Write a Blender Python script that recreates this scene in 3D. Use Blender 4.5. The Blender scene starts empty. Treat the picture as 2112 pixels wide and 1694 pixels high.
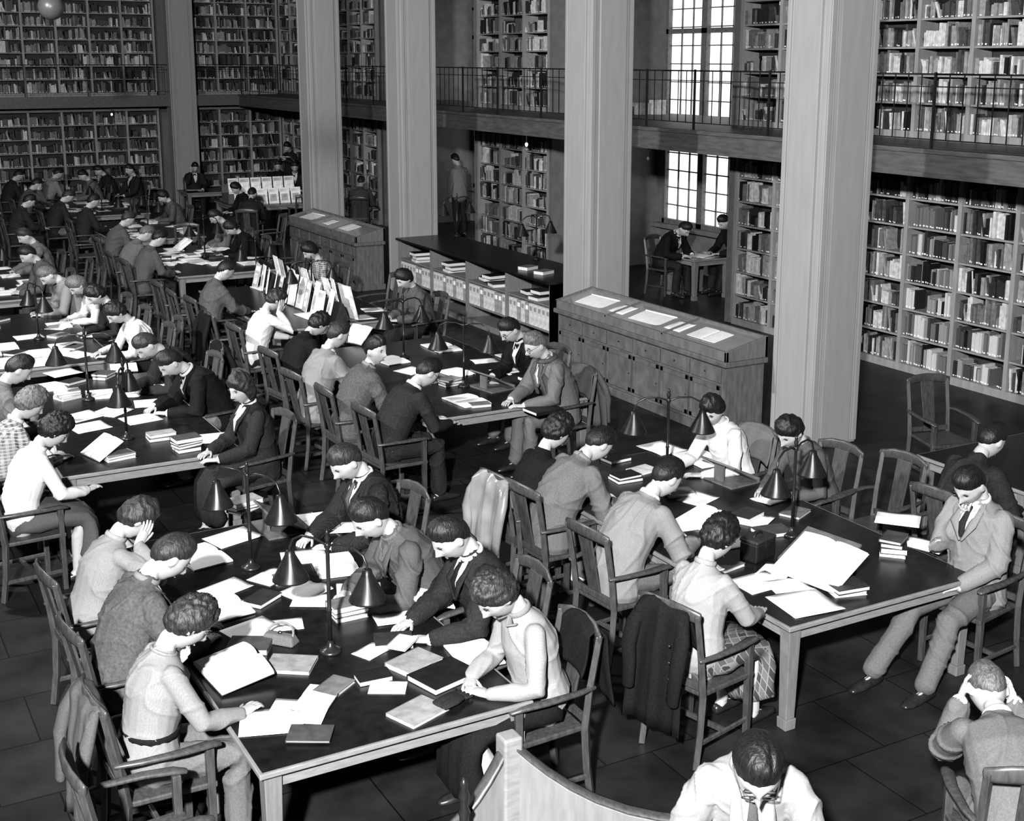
import bpy, math, random
import numpy as np
from mathutils import Vector as V, Matrix, noise
random.seed(7)
rad=math.radians; PI=math.pi
S=bpy.context.scene; C=S.collection.objects
PEND=[]
# ------------------------------------------------------------------ camera maths
H=4.0; F=2650.0
pit=math.atan(570/F); yaw=math.atan(1506/(F/math.cos(pit)))
cp,sp,cy_,sy_=math.cos(pit),math.sin(pit),math.cos(yaw),math.sin(yaw)
def at(px,py,z):
    dx=px-1056; dy=690-py
    hf=F*cp+dy*sp; up=dy*cp-F*sp
    t=(z-H)/up
    return V((dx*t*cy_+hf*t*sy_, -dx*t*sy_+hf*t*cy_, z))
# ------------------------------------------------------------------ helpers
def tag(o,label=None,cat=None,group=None,kind=None):
    if label: o['label']=label
    if cat: o['category']=cat
    if group: o['group']=group
    if kind: o['kind']=kind
    return o
def thing(name,label=None,cat=None,loc=(0,0,0),rz=0,group=None,kind=None,sc=1):
    o=bpy.data.objects.new(name,None); PEND.append(o)
    o.location=loc; o.rotation_euler=(0,0,rz); o.scale=(sc,sc,sc); o.empty_display_size=.1
    return tag(o,label,cat,group,kind)
class MB:
    def __init__(s): s.v=[]; s.f=[]; s.m=[]
    def add(s,vs,fs,mi=0,M=None):
        n=len(s.v)
        if M is not None: vs=[M@V(v) for v in vs]
        s.v.extend([tuple(v) for v in vs]); s.f.extend([tuple(i+n for i in f) for f in fs]); s.m.extend([mi]*len(fs)); return s
    def hexa(s,p,mi=0,M=None):
        return s.add(p,[(0,3,2,1),(4,5,6,7),(0,1,5,4),(1,2,6,5),(2,3,7,6),(3,0,4,7)],mi,M)
    def box(s,x0,x1,y0,y1,z0,z1,mi=0,M=None):
        return s.hexa([(x0,y0,z0),(x1,y0,z0),(x1,y1,z0),(x0,y1,z0),(x0,y0,z1),(x1,y0,z1),(x1,y1,z1),(x0,y1,z1)],mi,M)
    def leg(s,x,y,z0,z1,r0,r1,mi=0,dx=0,dy=0):
        return s.hexa([(x-r0+dx,y-r0+dy,z0),(x+r0+dx,y-r0+dy,z0),(x+r0+dx,y+r0+dy,z0),(x-r0+dx,y+r0+dy,z0),(x-r1,y-r1,z1),(x+r1,y-r1,z1),(x+r1,y+r1,z1),(x-r1,y+r1,z1)],mi)
    def tube(s,pts,rads,n=8,mi=0,side=None,ends=True,M=None):
        pts=[V(p) for p in pts]; R=[(r,r) if not isinstance(r,tuple) else r for r in rads]
        T=[]
        for i in range(len(pts)):
            a=pts[max(0,i-1)]; b=pts[min(len(pts)-1,i+1)]
            t=(b-a); T.append(t.normalized() if t.length>1e-9 else V((0,0,1)))
        rings=[]
        if ends:
            m=min(R[0]); rings.append((pts[0]-T[0]*m*.8,T[0],(R[0][0]*.45,R[0][1]*.45))); rings.append((pts[0]-T[0]*m*.45,T[0],(R[0][0]*.82,R[0][1]*.82)))
        for p,t,r in zip(pts,T,R): rings.append((p,t,r))
        if ends:
            m=min(R[-1]); rings.append((pts[-1]+T[-1]*m*.45,T[-1],(R[-1][0]*.82,R[-1][1]*.82))); rings.append((pts[-1]+T[-1]*m*.8,T[-1],(R[-1][0]*.45,R[-1][1]*.45)))
        vs=[]; a=None
        for p,t,r in rings:
            if side is not None: a=V(side)
            elif a is None: a=V((1,0,0)) if abs(t.x)<.8 else V((0,1,0))
            a=(a-t*a.dot(t))
            if a.length<1e-6: a=t.orthogonal()
            a.normalize(); b=t.cross(a)
            for k in range(n):
                w=2*PI*(k+.5)/n; vs.append(p+a*(r[0]*math.cos(w))+b*(r[1]*math.sin(w)))
        fs=[]; m=len(rings)
        for i in range(m-1):
            for k in range(n):
                k2=(k+1)%n; fs.append((i*n+k,i*n+k2,(i+1)*n+k2,(i+1)*n+k))
        fs.append(tuple(range(n-1,-1,-1))); fs.append(tuple((m-1)*n+k for k in range(n)))
        return s.add(vs,fs,mi,M)
    def lathe(s,prof,n=16,mi=0,M=None):
        vs=[];fs=[]
        for r,z in prof:
            for k in range(n): vs.append((r*math.cos(2*PI*k/n),r*math.sin(2*PI*k/n),z))
        for i in range(len(prof)-1):
            for k in range(n):
                k2=(k+1)%n; fs.append((i*n+k,i*n+k2,(i+1)*n+k2,(i+1)*n+k))
        fs.append(tuple(range(n-1,-1,-1))); fs.append(tuple((len(prof)-1)*n+k for k in range(n)))
        return s.add(vs,fs,mi,M)
    def surf(s,fn,nu=16,nv=12,mi=0,M=None):
        vs=[];fs=[]
        for j in range(1,nv):
            th=PI*j/nv
            for i in range(nu):
                ph=2*PI*i/nu; vs.append(fn((math.sin(th)*math.cos(ph),math.sin(th)*math.sin(ph),math.cos(th))))
        vs.append(fn((0,0,1))); vs.append(fn((0,0,-1))); a=len(vs)-2; b=a+1
        for j in range(nv-2):
            for i in range(nu):
                i2=(i+1)%nu; fs.append((j*nu+i,(j+1)*nu+i,(j+1)*nu+i2,j*nu+i2))
        for i in range(nu):
            i2=(i+1)%nu; fs.append((a,i,i2)); fs.append((b,(nv-2)*nu+i2,(nv-2)*nu+i))
        return s.add(vs,fs,mi,M)
    def ell(s,c,r,nu=10,nv=7,mi=0,M=None):
        return s.surf(lambda d:V((c[0]+r[0]*d[0],c[1]+r[1]*d[1],c[2]+r[2]*d[2])),nu,nv,mi,M)
    def prism(s,poly,x0,x1,mi=0,M=None):   # poly in (y,z), extruded along x
        n=len(poly); vs=[(x0,a,b) for a,b in poly]+[(x1,a,b) for a,b in poly]
        fs=[tuple(range(n-1,-1,-1)),tuple(range(n,2*n))]+[(i,(i+1)%n,n+(i+1)%n,n+i) for i in range(n)]
        return s.add(vs,fs,mi,M)
    def grid(s,fn,nu,nv,mi=0):
        vs=[fn(i/nu,j/nv) for j in range(nv+1) for i in range(nu+1)]
        fs=[(j*(nu+1)+i,j*(nu+1)+i+1,(j+1)*(nu+1)+i+1,(j+1)*(nu+1)+i) for j in range(nv) for i in range(nu)]
        return s.add(vs,fs,mi)
    def mesh(s,name,mats,smooth=False):
        me=bpy.data.meshes.new(name); me.from_pydata(s.v,[],s.f)
        for m in (mats if isinstance(mats,(list,tuple)) else [mats]): me.materials.append(m)
        me.polygons.foreach_set('material_index',s.m)
        if smooth: me.polygons.foreach_set('use_smooth',[True]*len(s.f))
        me.update(); return me
    def build(s,name,mats,parent=None,smooth=False,bevel=0,solid=0):
        o=bpy.data.objects.new(name,s.mesh(name,mats,smooth)); PEND.append(o)
        if parent: o.parent=parent
        if solid:
            m=o.modifiers.new('s','SOLIDIFY'); m.thickness=solid; m.offset=0
        if bevel:
            m=o.modifiers.new('b','BEVEL'); m.width=bevel; m.segments=2; m.limit_method='ANGLE'; m.angle_limit=rad(40)
        return o
CH={}
def children(o): return [c for c in PEND if c.parent==o]
def dup(root,loc,rz,label=None,cat=None,group=None):
    if root.name not in CH: CH[root.name]=[(c,children(c)) for c in children(root)]
    r=root.copy(); PEND.append(r); r.location=loc; r.rotation_euler=(0,0,rz)
    tag(r,label,cat,group)
    if group is None and 'group' in r.keys(): del r['group']
    for c,gs in CH[root.name]:
        d=c.copy(); d.parent=r; PEND.append(d)
        for g in gs:
            e=g.copy(); e.parent=d; PEND.append(e)
    return r
# ------------------------------------------------------------------ materials (black and white world)
def mat(name,g,rough=.6,var=.15,scale=30,stretch=(1,1,1),bump=0.,spec=.3,metal=0,pattern=None,coat=0):
    m=bpy.data.materials.new(name); m.use_nodes=True; nt=m.node_tree; N=nt.nodes.new; L=nt.links.new
    b=nt.nodes['Principled BSDF']; b.inputs['Roughness'].default_value=rough; b.inputs['Metallic'].default_value=metal
    b.inputs['Specular IOR Level'].default_value=spec
    if coat: b.inputs['Coat Weight'].default_value=coat; b.inputs['Coat Roughness'].default_value=.02
    tc=N('ShaderNodeTexCoord'); mp=N('ShaderNodeMapping'); mp.inputs['Scale'].default_value=stretch; L(tc.outputs['Object'],mp.inputs['Vector'])
    tx=N('ShaderNodeTexNoise'); tx.inputs['Scale'].default_value=scale; tx.inputs['Detail'].default_value=5; L(mp.outputs[0],tx.inputs['Vector'])
    cr=N('ShaderNodeValToRGB'); e=cr.color_ramp.elements
    lo,hi=g*(1-var),min(.95,g*(1+var)); e[0].position=.3; e[0].color=(lo,lo,lo,1); e[1].position=.7; e[1].color=(hi,hi,hi,1)
    L(tx.outputs['Fac'],cr.inputs[0]); out=cr.outputs[0]
    def wave(axis,sc,lo_,hi_,dist=0.):
        w=N('ShaderNodeTexWave'); w.bands_direction=axis; w.inputs['Scale'].default_value=sc; w.inputs['Distortion'].default_value=dist
        L(tc.outputs['Object'],w.inputs['Vector']); r=N('ShaderNodeValToRGB'); q=r.color_ramp.elements
        q[0].position=lo_; q[0].color=(0,0,0,1); q[1].position=hi_; q[1].color=(1,1,1,1); L(w.outputs['Fac'],r.inputs[0]); return r.outputs[0]
    def mix(fac,a,bb,typ='MIX'):
        x=N('ShaderNodeMixRGB'); x.blend_type=typ
        if isinstance(fac,float): x.inputs[0].default_value=fac
        else: L(fac,x.inputs[0])
        for i,k in ((1,a),(2,bb)):
            if isinstance(k,float): x.inputs[i].default_value=(k,k,k,1)
            else: L(k,x.inputs[i])
        return x.outputs[0]
    if pattern=='plaid':
        a=wave('X',7.,.35,.6); c=wave('Y',7.,.35,.6); d=wave('Z',12.,.9,.95)
        out=mix(.5,mix(a,g*.3,g),mix(c,g*.3,g)); out=mix(d,out,.4)
    if pattern=='tartan':
        a=wave('X',6.,.35,.6); c=wave('DIAGONAL',5.,.35,.6); d=wave('X',12.,.94,.98); e2=wave('DIAGONAL',10.,.94,.98)
        out=mix(.5,mix(a,g*.35,g),mix(c,g*.35,g)); out=mix(d,out,.2); out=mix(e2,out,.2)
    if pattern=='pin':
        out=mix(wave('X',30.,.92,.98),out,.032)
    if pattern=='knit':
        out=mix(wave('X',60.,.2,.8),out,mix(1.,out,.93,'MULTIPLY'))
    if pattern=='text':
        out=mix(wave('Y',26.,.55,.8),out,g*.88)
    if pattern=='tile':
        br=N('ShaderNodeTexBrick'); br.inputs['Scale'].default_value=1.6; br.inputs['Mortar Size'].default_value=.008
        br.offset=.5; br.inputs['Brick Width'].default_value=1.; br.inputs['Row Height'].default_value=1.
        br.inputs['Color1'].default_value=(.75,.75,.75,1); br.inputs['Color2'].default_value=(1.15,1.15,1.15,1); br.inputs['Mortar'].default_value=(.25,.25,.25,1)
        L(tc.outputs['Object'],br.inputs['Vector']); out=mix(1.,out,br.outputs[0],'MULTIPLY')
    L(out,b.inputs['Base Color'])
    if bump:
        bp=N('ShaderNodeBump'); bp.inputs['Strength'].default_value=bump; bp.inputs['Distance'].default_value=.01; L(tx.outputs['Fac'],bp.inputs['Height']); L(bp.outputs[0],b.inputs['Normal'])
    return m
def emis(name,s,tint=1.):
    m=bpy.data.materials.new(name); m.use_nodes=True; nt=m.node_tree; b=nt.nodes['Principled BSDF']
    b.inputs['Base Color'].default_value=(.8,.8,.8,1); b.inputs['Emission Color'].default_value=(tint,tint,tint,1); b.inputs['Emission Strength'].default_value=s
    tx=nt.nodes.new('ShaderNodeTexNoise'); tx.inputs['Scale'].default_value=1.2; mr=nt.nodes.new('ShaderNodeMapRange')
    mr.inputs[3].default_value=s*.8; mr.inputs[4].default_value=s*1.2; nt.links.new(tx.outputs['Fac'],mr.inputs[0]); nt.links.new(mr.outputs[0],b.inputs['Emission Strength'])
    return m
m_floor=mat('floor_tile',.018,.42,.5,2.5,pattern='tile',spec=.3)
m_wall=mat('wall_panel',.12,.6,.15,3,(1,1,.3))
m_stone=mat('alcove_stone',.14,.7,.15,5)
m_pil=mat('pillar_oak',.25,.5,.05,6,(2.5,2.5,.35),bump=.02)
m_oak=mat('oak_light',.15,.45,.12,12,(3,3,.5),bump=.03)
m_oakx=mat('oak_apron',.18,.42,.15,14,(1,.5,4),bump=.04)
m_oakl=mat('oak_leg',.14,.42,.15,14,(4,4,.5),bump=.03)
m_chair=mat('chair_oak',.05,.38,.3,16,(3,3,.6),spec=.5)
m_top=mat('table_linoleum',.010,.3,.4,14,spec=.45)
m_case=mat('case_wood',.10,.42,.25,10,(1,3,.6),bump=.05)
m_casef=mat('case_frame_wood',.12,.4,.2,10,(1,3,.6))
m_shelf=mat('bookcase_oak',.24,.5,.12,8,(2,2,.5))
m_shelfb=mat('bookcase_back',.04,.7,.2,6)
m_iron=mat('black_iron',.015,.5,.2,20,spec=.3)
m_mull=mat('window_mullion',.12,.6,.2,20)
m_fascia=mat('gallery_oak',.09,.5,.25,8,(3,.5,3))
m_brass=mat('lamp_brass',.04,.32,.2,20,metal=.6)
m_shade=mat('lamp_shade_bronze',.012,.36,.3,20,spec=.3)
m_shin=mat('lamp_shade_inside',.2,.5,.1,10)
m_bed=mat('case_lining_glazed',.22,.4,.15,3,coat=1.)
m_doc=mat('glazed_document',.75,.5,.06,9,coat=1.)
m_pane=emis('window_daylight',1.0)
m_bulb=emis('bulb_glow',2.)
m_globe=mat('opal_globe',.06,.35,.05,5)
m_page=mat('book_pages',.74,.7,.05,60,pattern='text')
m_pageb=mat('page_block',.5,.8,.15,40,(1,1,30))
m_paper=mat('white_paper',.76,.7,.04,9)
m_bk=[mat('cover_'+n,g,.45,.25,18,spec=.35) for n,g in (('black',.012),('charcoal',.028),('dark_grey',.06),('mid_grey',.13),('grey',.24),('pale',.46))]
m_lab=mat('shelf_label',.7,.7,.05,20)
m_skin=mat('skin',.33,.5,.05,40,spec=.25)
m_feat=mat('lashes',.03,.5,.1,40)
m_lips=mat('lips',.12,.45,.1,40)
m_eyew=mat('eye_white',.42,.3,.03,40)
m_hair={k:mat('hair_'+k,g,.5,.6,80,(1.4,1.4,.35),bump=.5,spec=s_) for k,g,s_ in (('black',.010,.38),('brown',.022,.38),('fair',.09,.35))}
T={}
for k,g,sc,v,pt in (('black',.009,90,.3,None),('dark',.02,90,.3,None),('pin',.016,90,.3,'pin'),('tweed',.07,70,.25,None),('grey',.072,110,.15,None),('mid',.105,110,.15,None),('light',.17,120,.1,None),('knit',.19,120,.1,'knit'),('cream',.24,120,.08,'knit'),('white',.48,100,.06,None),('plaid',.26,80,.1,'plaid'),('tartan',.12,80,.1,'tartan'),('satin',.18,6,.25,None)):
    T[k]=mat('cloth_'+k,g,.85 if k!='satin' else .28,v,sc,pattern=pt,bump=.08,spec=.15 if k!='satin' else .6)
m_shoe=mat('shoe_leather',.02,.25,.3,30,spec=.6)
# ------------------------------------------------------------------ people
def ik(Sh,W,l1,l2,hint):
    d=W-Sh; L=min(d.length,(l1+l2)*.992); L=max(L,abs(l1-l2)+.02); u=d.normalized(); W=Sh+u*L
    a=(l1*l1-l2*l2+L*L)/(2*L); h=math.sqrt(max(0,l1*l1-a*a))
    q=hint-u*hint.dot(u); q.normalize()
    return Sh+u*a+q*h,W
def remesh(mb,vox,it=3,wr=0.,seed=0):
    me=bpy.data.meshes.new('t'); me.from_pydata(mb.v,[],mb.f); o=bpy.data.objects.new('t',me); C.link(o)
    r=o.modifiers.new('r','REMESH'); r.mode='VOXEL'; r.voxel_size=vox
    s=o.modifiers.new('s','SMOOTH'); s.factor=.5; s.iterations=it
    dg=bpy.context.evaluated_depsgraph_get(); dg.update()
    m2=bpy.data.meshes.new_from_object(o.evaluated_get(dg)); C.unlink(o); bpy.data.objects.remove(o); bpy.data.meshes.remove(me)
    n=len(m2.vertices); co=np.empty(n*3,'f'); m2.vertices.foreach_get('co',co); co=co.reshape(-1,3)
    if wr:
        no=np.empty(n*3,'f'); m2.vertices.foreach_get('normal',no); no=no.reshape(-1,3)
        x,y,z=co.T
        wp=1.5*np.sin(9*x+seed)+1.3*np.sin(8*y-2*seed)+.8*np.sin(17*x-13*z+seed)
        r1=1-np.abs(np.sin(12*z-6*y+wp)); r2=1-np.abs(np.sin(15*(z*.7+x*.8)+1.6*wp+seed)); r3=1-np.abs(np.sin(14*(z*.6-x*.9)+8*y-1.4*wp))
        m1=.5+.5*np.sin(6*x+seed*1.3+3*z); m2_=.5+.5*np.sin(7*z+seed-5*x)
        w=.9*r1**4*m1+.8*r2**4*m2_+.7*r3**4*(1-m1)-.2
        co=co+no*(wr*w)[:,None]
    out=MB(); out.v=co.tolist()
    li=np.empty(len(m2.loops),'i'); m2.loops.foreach_get('vertex_index',li)
    ls=np.empty(len(m2.polygons),'i'); m2.polygons.foreach_get('loop_total',ls)
    if (ls==4).all(): out.f=[tuple(q) for q in li.reshape(-1,4).tolist()]
    else:
        p=0
        for k in ls: out.f.append(tuple(int(i) for i in li[p:p+k])); p+=k
    out.m=[0]*len(out.f); bpy.data.meshes.remove(m2); return out
def G(x,s): return math.exp(-(x/s)**2)
def head_pt(d):
    x,y,z=d; px,py,pz=.070*x,.094*y,.118*z
    if z<0:
        k=(-z)**1.5; px*=1-.34*k; py*=(1-.06*k) if y>0 else (1-.34*k)
    if y>0:
        py+=.030*G(x,.13)*G(z+.17,.14)+.014*G(x,.1)*G(z-.04,.2)
        py-=.015*(G(x-.38,.18)+G(x+.38,.18))*G(z-.09,.12)
        py+=.006*G(z-.27,.1)*G(x,.55)+.008*G(x,.25)*G(z+.5,.08)-.004*G(x,.3)*G(z+.68,.06)+.012*G(x,.25)*G(z+.88,.14)
        px*=1+.05*G(z+.12,.15)
    return V((px,py,pz))
def sst(a,b,x):
    t=max(0,min(1,(x-a)/(b-a))); return t*t*(3-2*t)
def hair_mb(style,seed,hi):
    sv=V((seed*3.1,seed*1.7,seed*.9)); mb=MB()
    P={'short':(.62,.04,-.72,.08,.15,.026),'curly':(.5,-.42,-.85,.16,.08,.10),'wavy':(.5,-.75,-1.2,.17,.06,.06),'roll':(.58,-.38,-.85,.14,.10,.045),'thin':(.8,.1,-.6,.03,.02,.015)}[style]
    zf,zs,zb,th,topb,na=P; part=.35 if seed%2 else -.35
    def fn(d):
        x,y,z=d; dv=V(d)
        zm=zs+(zf-zs)*(max(0,y)**.8) if y>0 else zs+(zb-zs)*(-y)
        zm+=.08*noise.noise(dv*4+sv)
        c1=sst(zm-.14,zm+.06,z); c2=sst(zm-.02,zm+.5,z)
        if style=='curly': n=1-3.0*abs(noise.noise(dv*4.2+sv))+.4*noise.noise(dv*9+sv)
        elif style=='short':
            n=math.sin(20*x+7*noise.noise(dv*2.0+sv)+5*y)*.45+1.3*noise.noise(dv*3.0+sv)
            if z>0 and y>-.3: n-=2.4*G(x-part,.07)
        else: n=math.sin(13*z+6*y+5*noise.noise(dv*2+sv))*.9+1.2*noise.noise(dv*4+sv)
        r=.99+c2*(th+topb*max(0,z)*max(0,.45+y))+(c1*.2+c2*.8)*na*n
        nar=1-.22*max(0,-z)**1.5
        p=V((.075*x*nar,.097*y*(nar if y<0 else 1),.119*z))*r
        if style=='wavy' and z<-.1 and y<.35: p.z-=.06*(-z)*c1; p.x*=1+.2*c1
        inner=V((.060*x*(1-.35*max(0,-z)),.078*y*(1-.3*max(0,-z)),.104*z))
        return inner.lerp(p,c1)
    mb.surf(fn,64 if hi else 26,46 if hi else 18); return mb
NP=[0]
def make_person(px,py,az,label,top='grey',hair='short',hc='black',fem=False,lean=20,hp=38,hy=0,lh='table',rh='table',bottom=None,legs='sit',collar=None,tie=None,side=0,glasses=False,scale=None,pos=None,group=None,jacket=True,foot=0.,scarf=None,hs=None,belt=False):
    NP[0]+=1; seed=NP[0]; rn=random.Random(seed)
    scale=scale or (1.05 if fem else 1.09); bottom=bottom or ('skirt' if fem else 'trousers'); hs=hs or 1.09
    vox=.0078 if py>860 else (.0105 if py>560 else .017)
    l=rad(lean); sd=math.sin(rad(side))
    def D(a): return V((sd,math.sin(a),math.cos(a))).normalized()
    stand=legs=='stand'; dz=.39 if stand else 0
    hip=V((0,0,.525+dz)); waist=hip+.18*D(l*.5); chest=waist+.19*D(l); nb=chest+.165*D(l*1.15)
    nd=D(l*1.05+rad(hp)*.35); R=Matrix.Rotation(rad(hy),3,'Z')@Matrix.Rotation(-rad(hp),3,'X')
    hcn=nb+.076*nd+R@V((0,.026,.096*hs)); R1=R; R=R*hs
    sw=.150 if fem else .172
    tz=(.70+.022)/scale
    hips_r,wa_r,ch_r,up_r=((.17,.13),(.126,.098),(.145,.122),(.118,.085)) if fem else ((.158,.12),(.145,.112),(.16,.122),(.135,.09))
    nr=.042 if fem else .047
    tor=[(hip-V((0,0,.05)),(.14,.105)),(hip,hips_r),(waist,wa_r),(chest,ch_r),(nb-.055*D(l),up_r),(nb+.005*nd,(nr+.012,nr+.010)),(nb+.076*nd+R@V((0,-.008,.0)),(nr,nr))]
    body=MB(); extra=MB(); cl=MB(); sx=(1,0,0)
    body.tube([p for p,r in tor],[r for p,r in tor],16,side=sx)
    if jacket:
        wm=max(wa_r[0],hips_r[0]*.9)
        cor=[(hip-V((0,0,.07)),(hips_r[0]+.036,hips_r[1]+.032)),(hip+V((0,0,.04)),(hips_r[0]+.030,hips_r[1]+.028)),(waist,(wm+.040,wa_r[1]+.038)),(chest,(ch_r[0]+.034,ch_r[1]+.028)),(nb-.055*D(l),(up_r[0]+.046,up_r[1]+.028)),(nb+.002*nd,(nr+.030,nr+.026))]
    else:
        cor=[(hip+V((0,0,.02)),(hips_r[0]+.008,hips_r[1]+.008)),(hip+V((0,0,.07)),(hips_r[0]+.018,hips_r[1]+.020)),(waist,(wa_r[0]+.036,wa_r[1]+.032)),(chest,(ch_r[0]+.024,ch_r[1]+.020)),(nb-.055*D(l),(up_r[0]+.036,up_r[1]+.022)),(nb+.002*nd,(nr+.022,nr+.020))]
    cl.tube([p for p,r in cor],[r for p,r in cor],18,side=sx)
    Mh=Matrix.Translation(hcn)@R1.to_4x4()@Matrix.Scale(hs,4)
    body.surf(head_pt,36,28,M=Mh)
    for sg in (-1,1):
        body.ell((sg*.072,-.008,-.010),(.010,.020,.031),8,6,M=Mh)
        extra.ell((sg*.029,.0735,.011),(.012,.007,.0048),8,5,3,Mh); extra.ell((sg*.029,.0785,.010),(.005,.0035,.0045),6,4,1,Mh)
        extra.ell((sg*.029,.0765,.0160),(.0150,.006,.0028),8,4,1,Mh); extra.ell((sg*.031,.0835,.031),(.018,.005,.0034),8,4,1,Mh)
    extra.ell((0,.0865,-.059),(.021,.006,.0030 if not fem else .0055),8,4,2,Mh)
    cuffs=[]
    for sg,mode in ((-1,lh),(1,rh)):
        Sh=nb-.055*D(l)+V((sg*sw,.005,-.012)); hint=V((sg*.55,-.25,-.9)); nrm=V((0,0,-1)); curl=.28; hd=None
        if mode=='table': W=V((sg*(.12+rn.uniform(-.02,.03)),.36+.25*math.sin(l)+rn.uniform(-.03,.03),tz))
        elif mode=='write': W=V((sg*.12,.40+.25*math.sin(l),tz+.012)); curl=.62; hd=V((-sg*.5,.8,-.12))
        elif mode=='near': W=V((sg*.10,.30+.2*math.sin(l),tz)); hd=V((-sg*.8,.5,0))
        elif mode=='lap': W=V((sg*.07,.27,.60+dz)); hd=V((-sg*.5,.8,-.2))
        elif mode=='hang': W=V((sg*.24,.02,.62+dz-.25)); hd=V((0,.1,-1)); nrm=V((-sg,0,0))
        elif mode=='hold': W=V((sg*.11,.36+.2*math.sin(l),.90+dz)); hd=V((-sg*.2,.7,.5)); nrm=V((-sg*.8,0,.3)); curl=.5
        elif mode=='chin': W=hcn+R@V((sg*.045,.105,-.185)); hd=R@V((-sg*.25,-.1,1)); nrm=R@V((0,-1,-.1)); hint=V((sg*.4,.5,-1)); curl=.85
        elif mode=='temple': W=hcn+R@V((sg*.105,.065,-.10)); hd=R@V((-sg*.1,-.25,1)); nrm=R@V((-sg,-.25,0)); hint=V((sg*.5,.4,-1)); curl=.22
        elif mode=='head': W=hcn+R@V((sg*.110,.04,-.04)); hd=R@V((-sg*.35,-.5,.8)); nrm=R@V((-sg*.8,0,-.5)); hint=V((sg*.05,.95,-.9)); curl=.3
        E,W=ik(Sh,W,.275,.245,hint)
        if hd is None: hd=(W-E); hd.z*=.15; hd.x-=sg*.05
        hd.normalize(); nrm=(nrm-hd*nrm.dot(hd)).normalized(); s_=hd.cross(nrm).normalized()
        Sb=Sh-V((sg*.030,0,.004))
        body.tube([Sb,Sh.lerp(E,.5),E,E.lerp(W,.35),W],[.040,.040,.037,.036,.025],10)
        body.tube([W-hd*.01,W+hd*.04,W+hd*.082],[(.025,.020),(.038,.017),(.038,.013)],10,side=s_)
        Si=Sh-V((sg*.012,0,-.004))
        rr=[.067,.070,.070,.064,.055] if jacket else [.061,.061,.058,.054,.038]
        if fem: rr=[q*.93 for q in rr]
        cl.tube([Si,Sh.lerp(E,.45),E,E.lerp(W,.45),W.lerp(E,.08 if jacket else .03)],rr,12)
        if jacket and collar: cuffs.append((W.lerp(E,.16),W.lerp(E,.0),.043 if not fem else .038))
        ts=s_ if s_.dot(V((-sg,0,.0)))>0 else -s_
        if mode in('chin','temple','head'): ts=s_ if s_.dot(R@V((0,1,.0)))>0 else -s_
        for qq,(of,ln) in enumerate(((.029,.064),(.010,.076),(-.009,.070),(-.028,.054))):
            p=W+hd*.078+ts*of; d=hd+ts*of*2; d.normalize(); pts=[p]; c=curl*(1+.12*qq)
            for fl in (.44,.32,.26):
                p=p+d*ln*fl; pts.append(p); d=(d*math.cos(c)+nrm*math.sin(c)).normalized()
            extra.tube(pts,[.0092,.0086,.0078,.0065],6)
        d=(hd*.75+ts*.65+nrm*.2).normalized(); p=W+hd*.022+ts*.022
        extra.tube([p,p+d*.035,p+d*.058+hd*.008,p+d*.07+hd*.02],[.0125,.0105,.0095,.0075],6)
    low=MB(); shoes=[]
    for sg in (-1,1):
        hj=hip+V((sg*.085,.02,-.005))
        if stand: kn=V((sg*.09,.02,.50)); an=V((sg*.095,-.01,.085))
        elif legs=='stretch': kn=hip+V((sg*.13,.44,-.09)); an=kn+V((sg*.02,.25+.05*sg,0)); an.z=.085
        else:
            kn=hip+V((sg*(.10+rn.uniform(0,.03)),.42,-.035)); an=kn+V((0,foot+rn.uniform(-.10,.06),0)); an.z=.085
        mid=kn.lerp(an,.35)+V((0,-.018,0))
        body.tube([hj,hj.lerp(kn,.5),kn,mid,an],[.082,.072,.054,.05,.034],10)
        low.tube([hj,hj.lerp(kn,.5),kn,mid,an+V((0,0,.02))],[.096,.088,.073,.07,.066],10)
        a2=an; body.tube([a2+V((0,-.03,-.03)),a2+V((0,.05,-.045)),a2+V((0,.12,-.058))],[.032,.03,.02],8)
        sh=MB(); sh.tube([a2+V((0,-.055,-.05)),a2+V((0,0,-.045)),a2+V((0,.08,-.055)),a2+V((0,.15,-.062)),a2+V((0,.185,-.066))],[(.03,.035),(.036,.042),(.042,.03),(.04,.023),(.025,.015)],10,side=sx); shoes.append(sh)
    # ---- place
    if pos is not None: base=V((pos[0],pos[1],pos[2] if len(pos)>2 else 0))
    else:
        hz=hcn*scale; w=at(px,py,hz.z); a=rad(az-90)
        base=V((w.x-(hz.x*math.cos(a)-hz.y*math.sin(a)),w.y-(hz.x*math.sin(a)+hz.y*math.cos(a)),0))
    root=thing('person',label,'person',base,rad(az-90),group,sc=scale)
    b=remesh(body,vox,1); b.v.extend([tuple(v) for v in extra.v]); n=len(b.v)-len(extra.v)
    b.f.extend([tuple(i+n for i in f) for f in extra.f]); b.m.extend(extra.m)
    b.build('body',[m_skin,m_feat,m_lips,m_eyew],root,True)
    c=remesh(cl,max(vox,.0095),2,.018 if jacket else .012,seed)
    c.build('jacket' if jacket else 'sweater',T[top],root,True)
    for p0,p1,r_ in cuffs: MB().tube([p0,p1],[r_,r_*.92],12).build('shirt_cuff',T[collar],root,True)
    bm_=T[bottom[1]] if isinstance(bottom,tuple) else (T['mid'] if bottom=='trousers' and rn.random()<.4 else T['dark'])
    bt=bottom[0] if isinstance(bottom,tuple) else bottom
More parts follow.
